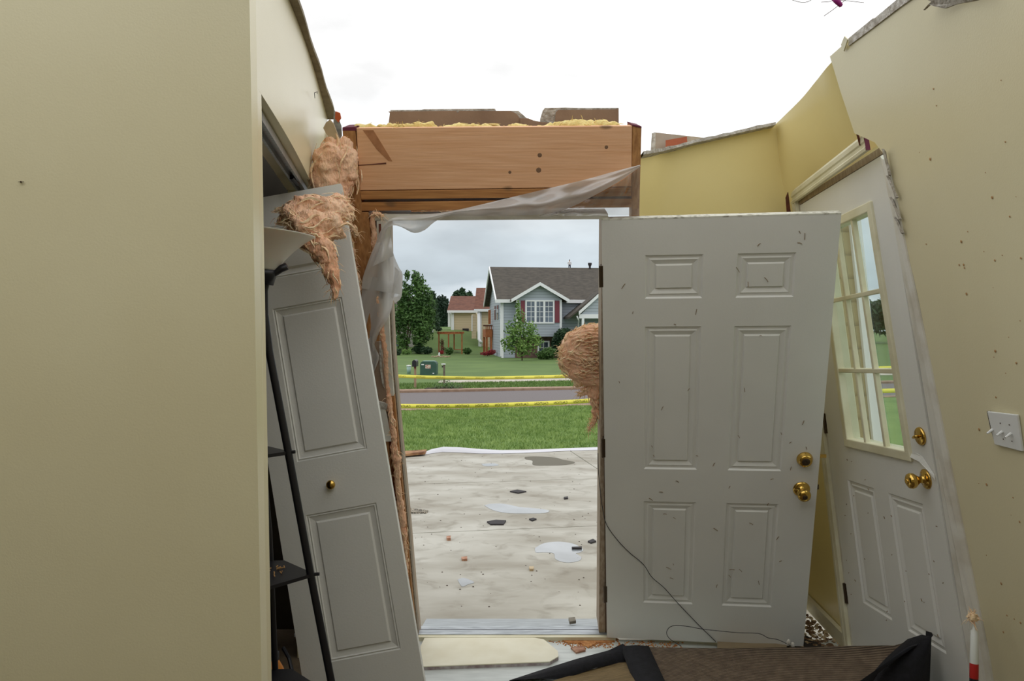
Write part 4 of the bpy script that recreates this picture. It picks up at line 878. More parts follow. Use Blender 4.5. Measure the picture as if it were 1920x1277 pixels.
# thin black wire down the door
def DP(px, py, o=.004):
    d = P(px, py, 1)-Vector((0, 0, H)); c0 = Vector((0, 0, H)); return c0+d*((sd.BL+sd.n*o-c0).dot(sd.n)/d.dot(sd.n))
w = [DP(*k) for k in ((1121, 850), (1122, 880), (1126, 925), (1131, 960), (1138, 985), (1158, 1013), (1180, 1036), (1206, 1058), (1222, 1082), (1245, 1102), (1270, 1130), (1310, 1172), (1342, 1203))]
tag(MB().tube(smoothp([Vector(k) for k in w]), .0016, 6).build('black_wire', black), 'thin black wire running diagonally down the white panel door', 'wire')
w = [P(1278, 1212, 3.5), P(1256, 1198, 3.52), P(1250, 1185, 3.54), P(1260, 1174, 3.56), P(1285, 1174, 3.57), P(1320, 1180, 3.56), P(1380, 1186, 3.5), P(1422, 1188, 3.45), P(1440, 1196, 3.4), P(1460, 1200, 3.35), P(1484, 1212, 3.3)]
tag(MB().tube(smoothp(w), .0015, 6).build('black_wire', black), 'looped black wire lying along the bottom of the white door', 'wire')
# white tube with red label in the gap at lower right
tb = thing('caulk_tube', P(1824, 1400, 2.46), 'white tube with red and black label wedged in the gap at lower right', 'tube')
a, b_ = P(1827, 1168, 2.50), P(1825, 1420, 2.46); ax = (b_-a).normalized(); Lh = (b_-a).length
MB().lathe(a, ax, [(0, 0), (.005, 0), (.006, .02), (.011, .025), (.0125, .12), (.0125, Lh), (0, Lh)], 20).build('tube_body', mat('white_tube_plastic', (214, 218, 212), .4), tb, True)
MB().lathe(a+ax*.125, ax, [(.0128, 0), (.013, .001), (.013, .045), (.0128, .046)], 20).build('red_label', mat('red_label', (176, 30, 26), .5), tb, True)
MB().lathe(a+ax*.171, ax, [(.0128, 0), (.013, .001), (.013, .012), (.0128, .013)], 20).build('black_band', black, tb, True)
fluff('insulation_tuft', [([P(1818, 1160, 2.5), P(1826, 1156, 2.5), P(1822, 1150, 2.5)], [.010, .012, .006])], cream, 'little tan insulation tuft on top of the white tube', vox=.003, s1=.01, s2=.006, strands=30, seed=31)
# wires with a wire nut hanging in at the top
WN = thing('hanging_wires', P(1570, -60, 2.3), 'broken wires with a purple wire nut hanging in at the top edge', 'wires')
MB().tube(smoothp([P(1540, -160, 2.3), P(1556, -60, 2.3), P(1562, -6, 2.3)]), .003, 8).build('cable', bronze, WN)
MB().lathe(P(1564, -4, 2.3), (P(1580, 14, 2.3)-P(1564, -4, 2.3)), [(0, 0), (.009, .0), (.009, .012), (.006, .032), (0, .034)], 14).build('wire_nut', mat('purple_red_plastic', (150, 30, 120), .5), WN, True)
for pts in ([(1480, -2), (1500, 4), (1515, 3), (1530, -6)], [(1540, 4), (1555, 3), (1570, 0), (1620, 5)], [(1545, 30), (1562, 18), (1580, 4), (1592, -6)]):
    MB().tube(smoothp([P(a, b, 2.3) for a, b in pts]), .0009, 6).build('thin_wire', bronze, WN)
# ================================================================ OUTSIDE GROUND
def ground_strip(name, pts, z, th, m_): return struct(MB().ext([(x, y, z) for x, y in pts], (0, 0, -th)).build(name, m_))
import math as _m
def lineY(p, q, x): return p[1]+(q[1]-p[1])*(x-p[0])/(q[0]-p[0])
ra, rb = (-2.3, 16.0), (1.77, 17.15)       # near road edge
rc, rd = (-3.0, 21.2), (2.2, 22.5)         # far road edge
XL, XR = -70, 70
yy = lambda p, q: [(x, lineY(p, q, x)) for x in (XL, XR)]
# lawn in front, verge, far lawn with a bank rising behind
rows = []
th = _m.radians(9); ca, sa = _m.cos(th), _m.sin(th)
ground_strip('floor_lawn', [(XL, -20), (XR, -20), (XR, lineY(ra, rb, XR)), (XL, lineY(ra, rb, XL))], -.135, .3, grassm)
ground_strip('floor_road', [(XL, lineY(ra, rb, XL)), (XR, lineY(ra, rb, XR)), (XR, lineY(rc, rd, XR)), (XL, lineY(rc, rd, XL))], -.17, .3, asphalt)
def off(p, d): return (p[0], p[1]+d)
ground_strip('trim_3', [(XL, lineY(off(rc, -.25), off(rd, -.25), XL)), (XR, lineY(off(rc, -.25), off(rd, -.25), XR)), (XR, lineY(off(rc, .25), off(rd, .25), XR)), (XL, lineY(off(rc, .25), off(rd, .25), XL))], -.11, .3, curbm)
ground_strip('trim_4', [(XL, lineY(off(ra, -.12), off(rb, -.12), XL)), (XR, lineY(off(ra, -.12), off(rb, -.12), XR)), (XR, lineY(off(ra, .2), off(rb, .2), XR)), (XL, lineY(off(ra, .2), off(rb, .2), XL))], -.118, .3, curbm)
sa_, sb_ = (-1.65, 24.2), (2.07, 25.2)
mb = MB(); N_ = 40
for i in range(1):
    mb.ext([(-2.3, lineY(sa_, sb_, -2.3), -.10), (XR, lineY(sa_, sb_, XR), -.10), (XR, lineY(sa_, sb_, XR)+1.1, -.10), (-2.3, lineY(sa_, sb_, -2.3)+1.1, -.10)], (0, 0, -.1))
struct(mb.build('floor_sidewalk', mat('pale_sidewalk', (196, 190, 178), .85, (176, 168, 154), 2)))
rows = []
def terr(x, y):
    z = -.12
    d = y-(lineY(rc, rd, x)+34)
    hl = max(0, min(1, (1.5-x)/5.0)); hl = hl*hl*(3-2*hl)
    if d > 0: z += hl*1.75*(1-math.exp(-(d/5)**1.6))+max(0, d-25)*.03
    return z
for j in range(46):
    dy = .25+(j/45)**2.2*220; rows.append([(x, lineY(rc, rd, x)+dy, terr(x, lineY(rc, rd, x)+dy)) for x in [XL+i*(XR-XL)/70 for i in range(71)]])
struct(MB().grid(rows).build('floor_far_lawn', grassfar, None, True))
# concrete slab panels in its own turned frame
def sp_(a, b): return (a*ca-b*sa, a*sa+b*ca)
A = [-5.4, -2.5, 2.42, 5.3]; B = [None, 4.25, 6.29, 8.30, 10.5]
slab = thing('concrete_slab', (0, 7, -.14)); struct(slab); slab.name = 'floor_slab'; ORG[slab.name] = Vector((0, 7, -.14))
g = .006
for i in range(3):
    for j in range(4):
        x0, x1 = A[i]+g, A[i+1]-g; b1 = B[j+1]-g
        if j == 0:
            q = [sp_(x0, b1), sp_(x1, b1)]; lo_ = [(q[1][0], 3.6), (q[0][0], 3.6)]; poly = [lo_[1], lo_[0], q[1], q[0]]
            if q[1][1] < 3.6: continue
        else: poly = [sp_(x0, B[j]+g), sp_(x1, B[j]+g), sp_(x1, b1), sp_(x0, b1)]
        MB().ext([(x, y, -.12) for x, y in poly], (0, 0, -.1)).build('slab_panel', conc, slab)
MB().ext([(*sp_(-5.38, 3.9), -.14), (*sp_(5.28, 3.9), -.14), (*sp_(5.28, 10.48), -.14), (*sp_(-5.38, 10.48), -.14)], (0, 0, -.06)).build('joint_bed', mat('dark_joint', (70, 64, 54), .9), slab)
struct(MB().box((.0, 3.86, -.13), (6.4, .10, .12)).build('trim_foundation', conc))
# white siding strip lying along the far slab edge
ws = thing('siding_strip', G(900, 848), 'long bent white siding strip lying along the far slab edge', 'siding strip')
cen = [(762, 851, 1), (790, 851, 3), (808, 848, 9), (830, 845, 11), (860, 846, 11), (900, 848, 9), (940, 848, 6), (980, 847, 4), (1020, 845, 4), (1060, 843, 4), (1125, 841, 4)]
rows = []
for i in range((len(cen)-1)*4+1):
    t = i/4; k = min(int(t), len(cen)-2); f_ = t-k; x, y, hh_ = [cen[k][j]*(1-f_)+cen[k+1][j]*f_ for j in range(3)]
    b_ = G(x, y+3); w_ = hh_*.75/1464*b_.y
    rows.append([b_+Vector((0, 0, .004)), b_+Vector((0, .02, w_*.5)), b_+Vector((0, .05, w_)), b_+Vector((0, .14, w_*.9)), b_+Vector((0, .2, .004)), b_+Vector((0, 0, .004))])
MB().grid(rows).build('strip', mat('white_vinyl_siding', (208, 208, 214), .4), ws, True)
tag(MB().ext([G(752, 850, -.10), G(800, 847, -.10), G(797, 852, -.10), G(752, 856, -.10)], (0, 0, .03)).build('broken_board', mat('broken_tan_board', (170, 130, 90), .85, (110, 70, 44), 12)), 'broken brown board at the left far edge of the slab', 'board')
# puddles
def puddle(px, label, m_=water, z=-.1195):
    pts = [G(*k, z) for k in px]; n = len(pts); o = smoothp(pts+[pts[0]], 5)[:-1]
    tag(MB().ext(o, (0, 0, .0015)).build('puddle', m_), label, 'puddle', 'puddles on the concrete slab')
puddle([(908, 948), (920, 945), (945, 945), (975, 951), (1000, 953), (1028, 957), (1022, 962), (985, 963), (950, 962), (925, 957)], 'long pale puddle in the middle of the slab, mirror of sky')
puddle([(1003, 1028), (1020, 1019), (1048, 1016), (1075, 1020), (1093, 1030), (1088, 1036), (1080, 1038), (1090, 1045), (1085, 1052), (1062, 1055), (1042, 1049), (1038, 1038), (1020, 1036), (1005, 1036)], 'keyhole-shaped bright puddle nearest the right door jamb')
puddle([(984, 857), (1005, 856), (1040, 858), (1055, 862), (1078, 867), (1060, 872), (1025, 873), (1000, 872), (998, 864), (985, 861)], 'dark muddy puddle near the far slab edge', mudwater)
puddle([(903, 870), (925, 869), (935, 872), (925, 874), (908, 874)], 'smallest pale puddle near far edge of the slab, left of the muddy one')
puddle([(858, 1087), (870, 1084), (889, 1092), (878, 1096), (866, 1100)], 'small pale wet spot near the lower left of the slab')
# scraps on the slab
shing = 'dark shingle scraps on the slab'
def scrap(px, label, m_, th=.012, nm='shingle_scrap', cat='shingle', grp=None):
    tag(MB().ext([G(*k, -.12) for k in px], (0, 0, th)).build(nm, m_), label, cat, grp)
scrap([(956, 923), (970, 920), (987, 923), (972, 926)], 'dark shingle scrap on slab, farthest of the large ones', slate)
scrap([(913, 980), (930, 977), (949, 978), (944, 985), (920, 985)], 'biggest dark shingle scrap on slab, below the long puddle', slate)
scrap([(992, 975), (1000, 973), (1006, 975), (998, 978)], 'small dark scrap on slab right of the biggest shingle scrap', slate)
scrap([(1102, 1017), (1112, 1013), (1118, 1017), (1108, 1020)], 'dark scrap on slab beside the right door jamb', slate)
scrap([(769, 955), (803, 959), (800, 963), (770, 963)], 'speckled black scrap on slab beside the left door jamb', mat('speckled_scrap', (40, 38, 34), .9, (190, 180, 160), 120, contrast=(.5, .55)))
scrap([(1072, 1029), (1091, 1028), (1091, 1031), (1073, 1031)], 'dark sliver lying in the keyhole-shaped puddle', slate, .015)
scrap([(1057, 934), (1065, 933), (1065, 936), (1058, 937)], 'tiny dark chip on slab, upper right of the long puddle', slate)
scrap([(837, 1010), (845, 1009), (845, 1014), (838, 1014)], 'small reddish chip on slab at the left', MATS['reddish_scrap'], .02, 'chip', 'chip')
scrap([(865, 1048), (876, 1047), (876, 1052), (866, 1052)], 'pale pink chip on slab above the small wet spot', MATS['reddish_scrap'], .015, 'chip', 'chip')
scrap([(992, 1066), (1001, 1066), (1000, 1071), (993, 1071)], 'cream chip on slab below the keyhole-shaped puddle', mat('cream_scrap', (1, 1, 1)), .015, 'chip', 'chip')
mb = MB(); rnd = random.Random(20)
for i in range(120):
    b_ = G(rnd.uniform(760, 1120), 851+rnd.random()**1.5*290); r = rnd.uniform(.003, .008); mb.lathe(b_, (0, 0, 1), [(r, 0), (r*.6, r*.5), (0, r*.6)], 5)
tag(mb.build('slab_grit', mat('dark_grit', (70, 58, 46), .9)), 'fine dark grit scattered over the concrete slab', 'grit', kind='stuff')
# grass blades on the near lawn strip and verge
def blades(name, y0f, y1f, xr, n, h, m_, seed, z=-.135, label='', sloc=1):
    rnd = random.Random(seed); vs = []; fs = []
    for i in range(n):
        x = rnd.uniform(*xr); a, b = y0f(x), y1f(x); y = a+(b-a)*rnd.random(); hh = h*rnd.uniform(.5, 1.2); an = rnd.uniform(0, 3.14); w = rnd.uniform(.005, .010)*sloc; zz = z
        dx, dy = math.cos(an)*w, math.sin(an)*w; lx, ly = rnd.uniform(-.6, .6)*hh, rnd.uniform(-.6, .6)*hh; k = len(vs)
        vs += [(x-dx, y-dy, zz), (x+dx, y+dy, zz), (x+lx, y+ly, zz+hh)]; fs.append((k, k+1, k+2))
    mb = MB(); mb.v = [Vector(v) for v in vs]; mb.f = fs
    return tag(mb.build(name, m_, None, False, fix=False), label, 'grass', kind='stuff')
gl = mat('grass_blade', (146, 170, 96), .8, (108, 138, 66), 3, 5, (.35, .65))
blades('grass', lambda x: 10.72+x*.158, lambda x: lineY(ra, rb, x)-.15, (-4, 5), 60000, .05, gl, 1, label='short green lawn between the slab and the street')
blades('grass', lambda x: lineY(rc, rd, x)+.3, lambda x: lineY(sa_, sb_, x)-.05, (-6, 6), 14000, .06, mat('grass_blade_far', (112, 140, 70), .8, (86, 114, 52), 3), 2, z=-.12, label='green verge between street curb and sidewalk', sloc=1.5)
# ================================================================ CAUTION TAPES
faint_ink = mat('faded_ink', (150, 142, 52), .7)
def tape(pts, Yf, wd, name, label, words, th_):
    T = thing(name, P(pts[0][0], pts[0][1], Yf(pts[0][0])), label, 'tape')
    def at(px):
        for a, b in zip(pts, pts[1:]):
            if a[0] <= px <= b[0]: t = (px-a[0])/(b[0]-a[0]); return P(px, a[1]+(b[1]-a[1])*t, Yf(px))
    rows = []
    x = pts[0][0]
    while x <= pts[-1][0]:
        c = at(x); tw = .008*math.sin(x*.02); rows.append([c+Vector((0, tw, wd/2)), c+Vector((0, -tw, -wd/2))]); x += 10
    o = MB().grid(rows).build('band', tape_m, T, True, fix=False); m_ = o.modifiers.new('s', 'SOLIDIFY'); m_.thickness = .0015; m_.offset = 0
    cu = bpy.data.curves.new('t', 'FONT'); cu.body = 'CAUTION'; cu.size = th_/.7; cu.align_x = 'CENTER'; cu.align_y = 'CENTER'
    to = bpy.data.objects.new('t', cu); C.objects.link(to); bpy.context.view_layer.update()
    me = bpy.data.meshes.new_from_object(to.evaluated_get(bpy.context.evaluated_depsgraph_get())); C.objects.unlink(to); bpy.data.objects.remove(to)
    vv = [v.co.copy() for v in me.vertices]; ff = [tuple(p.vertices) for p in me.polygons]; wx = max(v.x for v in vv)-min(v.x for v in vv)
    for px in words:
        mb = MB()
        c = at(px); mpx = FPX/c.y
        q = []
        for v in vv:
            xx = px-v.x*.86*mpx; base = at(xx); q.append(Vector((base.x, base.y-.012-.008*math.sin(xx*.02)*0, base.z+v.y)))
        mb.add(q, ff); mb.build('lettering', ink if th_ > .042 else faint_ink, T, fix=False)
    return T
tape([(430, 757), (600, 760), (750, 761.6), (830, 761.8), (900, 760.6), (980, 758), (1050, 755), (1107, 751.2), (1400, 741), (1690, 732), (1790, 729)], lambda x: 14.0, .078, 'caution_tape', 'nearer yellow caution tape stretched in front of the street', [646, 683, 720, 757, 793, 830, 867, 904, 940.5, 978, 1015, 1051, 1088, 1125], .044)
tape([(430, 700), (600, 702), (745, 705.3), (807, 707.6), (904, 709.2), (1004, 707.2), (1059, 705.6), (1130, 703), (1400, 696), (1690, 689), (1790, 687)], lambda x: 18.8, .078, 'caution_tape', 'farther yellow caution tape crossing in front of the mailbox', [715, 752, 789, 826, 863, 900, 937, 974, 1011, 1048], .040)
# ================================================================ STREET THINGS
mbx = thing('mailbox', G(778.5, 728), 'black mailbox on a pale wooden post across the street', 'mailbox')
b0 = G(778.5, 728); s_ = b0.y/FPX
MB().box(b0+Vector((0, 0, 19*s_)), (4*s_, 4*s_, 38*s_)).build('post', postwood, mbx)
m_ = MB(); c = b0+Vector((0, 0, 47*s_)); pr = [(-4*s_, -6*s_), (4*s_, -6*s_)]+[(4*s_*math.cos(a), 4.5*s_*math.sin(a)+2*s_) for a in [i*math.pi/10 for i in range(11)]]
m_.ext([c+Vector((x, -.24, z)) for x, z in pr], (0, .48, 0)); m_.build('box', black, mbx)
MB().box(b0+Vector((0, -.02, 39*s_)), (3.4*s_, .12, 3*s_)).build('bracket', mat('dark_red_bracket', (110, 44, 36), .7), mbx)
tb_ = thing('utility_cabinet', G(803, 703), 'dark green utility transformer box with a small warning label', 'utility box')
b0 = G(803, 703); s_ = b0.y/FPX
m_ = MB(); prof = [(-15.5, 0), (15.5, 0), (15.5, 20), (14, 23.5), (11, 25), (-11, 25), (-14, 23.5), (-15.5, 20)]
m_.ext([b0+Vector((x*s_, 0, z*s_)) for x, z in prof], (0, .6, 0)); m_.build('cabinet', greenbox, tb_)
MB().ext([b0+Vector((x*s_, -.004, z*s_)) for x, z in ((-5.5, 12), (4.5, 12), (4.5, 19), (-5.5, 19))], (0, .004, 0)).build('warning_label', mat('pinkish_label', (206, 190, 176), .6, (170, 70, 60), 22, contrast=(.5, .6)), tb_)
MB().ext([b0+Vector((x*s_, -.004, z*s_)) for x, z in ((-13, 18.5), (-8, 18.5), (-8, 20.5), (-13, 20.5))], (0, .004, 0)).build('sticker', htrim, tb_)
MB().ext([b0+Vector((x*s_, -.004, z*s_)) for x, z in ((8, 2), (11, 2), (11, 4), (8, 4))], (0, .004, 0)).build('sticker', htrim, tb_)
m_ = MB(); m_.box(b0+Vector((0, .3, 25.4*s_)), (22*s_, .55, .8*s_)); m_.build('lid', mat('pale_green_lid', (110, 140, 128), .6), tb_)
pd = thing('utility_pedestal', G(766.5, 701), 'short pale green cylindrical utility pedestal beside the mailbox', 'pedestal')
b0 = G(766.5, 701); s_ = b0.y/FPX
MB().lathe(b0, (0, 0, 1), [(0, 0), (3.4*s_, 0), (4*s_, 14*s_), (0, 14*s_)], 18).build('body', greypl, pd, True)
MB().lathe(b0+Vector((0, 0, 14*s_)), (0, 0, 1), [(0, 0), (4.5*s_, 0), (4.4*s_, 2*s_), (0, 2.6*s_)], 18).build('cap', htrim, pd, True)
gp = thing('wooden_post', G(832.5, 722), 'weathered grey post with pale cap behind the leafy plant', 'post')
b0 = G(832.5, 722); s_ = b0.y/FPX
MB().box(b0+Vector((.3*s_, 0, 19*s_)), (3.6*s_, 3.6*s_, 38*s_)).build('post', mat('grey_weathered_post', (128, 118, 104), .9, (96, 86, 74), 6), gp)
MB().box(b0+Vector((-1*s_, 0, 39.3*s_)), (7.5*s_, 6*s_, 1.8*s_)).build('cap', htrim, gp)
MB().box(b0+Vector((-2.6*s_, 0, 34.5*s_)), (3*s_, 3*s_, 2.6*s_)).build('bracket', black, gp)
# ================================================================ FOLIAGE
def leafy(mb, c, rx, ry, rz, n, size, rnd, hollow=.1):
    for _ in range(n):
        d = Vector([rnd.gauss(0, 1) for _ in range(3)]).normalized(); k = (hollow+(1-hollow)*rnd.random()**.6)*(1+.35*noise.noise(d*2.3+Vector(c)))
        p = Vector(c)+Vector((d.x*rx*k, d.y*ry*k, d.z*rz*k)); a = Vector([rnd.gauss(0, 1) for _ in range(3)]).normalized(); b = a.orthogonal().normalized(); s = size*rnd.uniform(.6, 1.3)
        i = len(mb.v); mb.v += [p-a*s, p+b*s*.5, p+a*s, p-b*s*.5]; mb.f.append((i, i+1, i+2, i+3))
def plant(name, base, blobs, leaf, label, cat='tree', trunk=None, size=.12, n=400, seed=1, group=None, bark=barkm, part='foliage'):
    rnd = random.Random(seed); b0 = Vector(base); T = thing(name, b0, label, cat, group); s_ = b0.y/FPX; mb = MB()
    def W(px, py, dy=0): return Vector(((px-CX)*s_, b0.y+dy, H+(HY-py)*s_))
    for (px, py, rx, rz) in blobs:
        k = max(.3, rx*rz/100); leafy(mb, W(px, py, rnd.uniform(-.3, .3)*rx*s_), rx*s_, rx*s_*.9, rz*s_, int(n*k), size, rnd)
    f_ = mb.build(part, leaf, T, fix=False)
    for path, rs in (trunk or []):
        MB().tube([W(*k) for k in path], [r*s_ for r in rs], 8).build('trunk', bark, T, True)
    return T
far = lambda px, py: G(px, py)
plant('tree', G(772, 664), [(760, 560, 16, 34), (784, 545, 14, 36), (795, 565, 16, 40), (775, 590, 26, 34), (750, 600, 16, 36), (806, 590, 12, 40), (790, 620, 22, 30), (755, 640, 14, 16), (778, 522, 8, 14), (764, 516, 6, 10)], leaf_mid, 'tall leafy tree left of the pergola, branching low', trunk=[([(762, 662), (764, 630), (768, 590), (764, 545)], [2, 1.7, 1.3, .6]), ([(752, 662), (748, 630), (744, 600)], [1.4, 1.1, .7]), ([(766, 640), (772, 610), (784, 560)], [1.2, 1, .5])], n=120, size=.13, seed=2)
plant('conifer_tree', G(786, 664), [(786, 655, 12, 8), (785, 640, 9, 9), (784, 622, 6, 10), (783, 606, 3.5, 10)], leaf_dark, 'small dark spruce under the tall leafy tree', trunk=[([(785, 664), (785, 630)], [1, .6])], n=560, size=.09, seed=3)
plant('conifer_tree', Vector(((812-CX)/FPX*75, 75, terr(-8, 75))), [(812, 600, 12, 22), (812, 575, 8, 22), (811, 558, 5, 12), (810, 625, 14, 12)], leaf_dark, 'tall green conifer right behind the leafy tree', n=420, size=.2, seed=4)
plant('conifer_tree', Vector(((830-CX)/FPX*90, 90, terr(-8, 90))), [(822, 590, 8, 30), (831, 588, 8, 32), (838, 592, 6, 28), (826, 570, 5, 13), (834, 566, 5, 10), (830, 610, 14, 10)], leaf_blue, 'dark conifers behind the lawn, left of the tan house', n=520, size=.22, seed=5)
plant('tree', Vector(((862-CX)/FPX*110, 110, 1.5)), [(856, 552, 7, 8), (866, 548, 6, 8), (880, 553, 6, 6), (870, 556, 12, 8)], leaf_dark, 'tree crown showing above the tan house roof', n=420, size=.25, seed=6, trunk=[([(868, 620), (868, 556)], [2, 1])])
plant('young_tree', G(979, 676), [(975, 640, 26, 20), (965, 620, 20, 22), (992, 620, 18, 20), (975, 600, 12, 22), (971, 578, 5, 18), (955, 645, 18, 16), (1002, 640, 16, 16), (980, 655, 24, 14)], leaf_lt, 'airy young tree in front of the blue-grey house', n=62, size=.10, seed=7, trunk=[([(979, 676), (978, 640), (973, 590), (971, 568)], [1.2, .9, .5, .2]), ([(978, 665), (962, 630)], [.7, .3]), ([(979, 665), (996, 625)], [.7, .3])])
plant('shrub', G(1056, 672), [(1057, 633, 20, 18), (1050, 645, 16, 18), (1066, 650, 16, 20)], leaf_dark, 'big dark green shrub against the blue-grey house', 'shrub', n=600, size=.09, seed=8)
plant('shrub', G(1030, 674), [(1028, 662, 16, 11), (1018, 666, 12, 8)], leaf_mid, 'low mid-green shrub between young tree and dark shrub', 'shrub', n=600, size=.07, seed=9)
plant('shrub', G(1062, 674), [(1064, 658, 14, 14), (1055, 665, 10, 9)], leaf_yel, 'low yellowish-green shrub in front of the big dark shrub', 'shrub', n=600, size=.07, seed=10)
for i, (px, py, rx, rz, lf, lb) in enumerate(((842, 658, 8, 7, leaf_mid, 'round bush at the foot of the pergola'), (876, 658, 8, 6, leaf_mid, 'rounded bush just right of the pergola'), (820, 655, 9, 6, leaf_lt, 'light green bush left of the pergola base'), (800, 657, 12, 7, leaf_dark, 'dark ground bush between spruce and pergola'), (762, 660, 10, 5, leaf_lt, 'yellow-green bed plants under the leafy tree'), (745, 660, 8, 6, leaf_dark, 'dark bush at the far left under the leafy tree'), (822, 617, 7, 4, leaf_dark, 'dark round bush on the bank above the pergola'))):
    plant('shrub', G(px, py+rz+.5) if py > 630 else Vector(((px-CX)/FPX*62, 62, 1.5)), [(px, py, rx, rz)], lf, lb, 'shrub', n=900, size=.07, seed=30+i)
plant('flower_bed', G(914, 668), [(912, 663, 12, 4), (922, 660, 8, 5)], flower, 'red flowers at the left corner of the blue-grey house', 'flowers', n=900, size=.05, seed=44, part='blossoms')
plant('flower_bed', G(830, 667), [(828, 660, 4, 4)], flower, 'dark red plant beside the white garden statue', 'flowers', n=700, size=.05, seed=45, part='blossoms')
plant('climbing_plant', G(829, 664), [(829, 645, 4, 12), (832, 655, 5, 6)], mat('reddish_leaves', (120, 60, 46), .8, (70, 84, 44), 3), 'reddish climbing plant inside the pergola', 'climber', n=300, size=.06, seed=46)
# hosta-like plant at the curb
rnd = random.Random(50); b0 = G(838, 729); s_ = b0.y/FPX; T = thing('leafy_plant', b0, 'broad-leaved green plant at the curb beside the mailbox', 'plant'); mb = MB()
for i in range(230):
    a = rnd.uniform(0, 6.28); R_ = rnd.random()**.6; o = b0+Vector((math.cos(a)*R_*28*s_, math.sin(a)*R_*14*s_, rnd.uniform(2, 17)*s_*(1.1-R_*.6))); l = rnd.uniform(3, 5.5)*s_; d = Vector((math.cos(a)+rnd.gauss(0, .4), math.sin(a)+rnd.gauss(0, .4), rnd.uniform(-.3, .7))).normalized(); sd2 = d.cross(Vector((0, 0, 1))).normalized()*l*.33
    mb.add([o, o+d*l*.5+sd2, o+d*l+Vector((0, 0, -l*.25)), o+d*l*.5-sd2, o+d*l*.5+Vector((0, 0, l*.1))], [(0, 1, 4), (1, 2, 4), (2, 3, 4), (3, 0, 4)])
mb.build('foliage', leaf_mid, T, fix=False)
struct(MB().ext([(x, y, -.105) for x, y in [(G(798, 729).x, G(798, 729).y-.3), (G(868, 727).x, G(868, 727).y-.2), (G(868, 727).x, G(868, 727).y+.9), (G(798, 729).x, G(798, 729).y+.5)]], (0, 0, -.05)).build('floor_mulch', mat('dark_mulch', (62, 50, 40), .95, (40, 32, 26), 20)))
plant('tree', Vector(((1640-CX)/FPX*95, 95, terr(44, 95))), [(1590, 600, 30, 34), (1622, 590, 26, 34), (1650, 594, 26, 34), (1690, 588, 34, 40), (1730, 600, 30, 30)], leaf_dark, 'distant dark treeline seen through the half-glass door', n=60, size=.5, seed=61)
# rocks and statue
st = thing('garden_statue', G(823.5, 669), 'small white garden statue by the flower bed', 'statue'); b0 = G(823.5, 669); s_ = b0.y/FPX
MB().lathe(b0, (0, 0, 1), [(0, 0), (2.2*s_, 0), (1.8*s_, 1*s_), (1.5*s_, 4*s_), (1.9*s_, 5.5*s_), (.8*s_, 6.6*s_), (0, 6.6*s_)], 14).build('body', htrim, st, True)
MB().lathe(b0+Vector((0, 0, 6.4*s_)), (0, 0, 1), [(0, 0), (.9*s_, .5*s_), (1*s_, 1.2*s_), (.6*s_, 2*s_), (0, 2.2*s_)], 12).build('head', htrim, st, True)
rockm = mat('tan_rock', (176, 156, 128), .9, (140, 122, 98), 3)
for i in range(7):
    b0 = G(811+i*5.2, 669.5+(i % 2)*.8); r = .09+.03*((i*7) % 3)/2
    m_ = MB(); m_.lathe(b0, (0, 0, 1), [(0, 0), (r, 0), (r*1.1, r*.4), (r*.6, r*.8), (0, r*.85)], 7)
    tag(m_.build('edging_stone', rockm), '%s tan edging stone in the row before the white statue' % ['leftmost', 'second', 'third', 'middle', 'fifth', 'sixth', 'rightmost'][i], 'stone', 'tan edging stones before the statue')
# ================================================================ PERGOLA
pg = thing('pergola', G(845, 664), 'small stained wooden pergola on the far lawn', 'pergola'); Yp = G(845, 664).y; s_ = Yp/FPX
def W_(px, py, dy=0): return Vector(((px-CX)*s_, Yp+dy, H+(HY-py)*s_))
for px, dy in ((821.5, .6), (841, 0), (866, .1), (847.5, 2.0)):
    t_ = W_(px, 624, dy); MB().box((t_.x, Yp+dy, (t_.z-.12)/2), (2.4*s_, .1, t_.z+.12)).build('post', deckwood, pg)
def beam(a, b, h): 
    d = (b-a); n_ = Vector((-d.y, d.x, 0)).normalized()*.04
    MB().hexa([a-n_, b-n_, b-n_+Vector((0, 0, h)), a-n_+Vector((0, 0, h)), a+n_, b+n_, b+n_+Vector((0, 0, h)), a+n_+Vector((0, 0, h))]).build('beam', deckwood, pg)
beam(W_(819, 626.5, .6), W_(841, 627, -.05), 3.2*s_); beam(W_(838, 627, -.05), W_(869, 626, .1), 3.2*s_); beam(W_(845, 625, 2), W_(869, 625, .2), 3*s_); beam(W_(820, 625, .6), W_(848, 625, 2), 3*s_)
for i in range(9): beam(W_(820+i*5.3, 623, .3-.05*i), W_(832+i*4.2, 623, 2.1), 1.1*s_)
MB().box(W_(857, 656, .9), (14*s_, .4, 1*s_)).build('bench_seat', deckwood, pg)
# ================================================================ BLUE-GREY HOUSE
ang = math.radians(6.5); hc, hs = math.cos(ang), math.sin(ang); O = G(941, 671); s_ = O.y/FPX; HO = Vector((O.x, O.y, -.12))
BH = thing('blue_house', HO, 'blue-grey split-level house with brown-grey roof and maroon shutters across the street', 'house')
def U(x, y, z): return HO+Vector((x*hc-y*hs, x*hs+y*hc, z))        # house frame: x along facade, y depth, z up from its ground
m1 = s_                                                            # metres per pixel at the facade
zof = lambda py: (HO.z*0+(H+(HY-py)*s_))-HO.z
xof = lambda px: (px-941)*s_
WL = 13.0; DP = 8.6; ze = zof(561); zr = zof(561)+2.15
def hb(x0, x1, y0, y1, z0, z1): return [U(x0, y0, z0), U(x1, y0, z0), U(x1, y0, z1), U(x0, y0, z1), U(x0, y1, z0), U(x1, y1, z0), U(x1, y1, z1), U(x0, y1, z1)]
def hbox(nm, m_, *a, par=None): return MB().hexa(hb(*a)).build(nm, m_, par or BH)
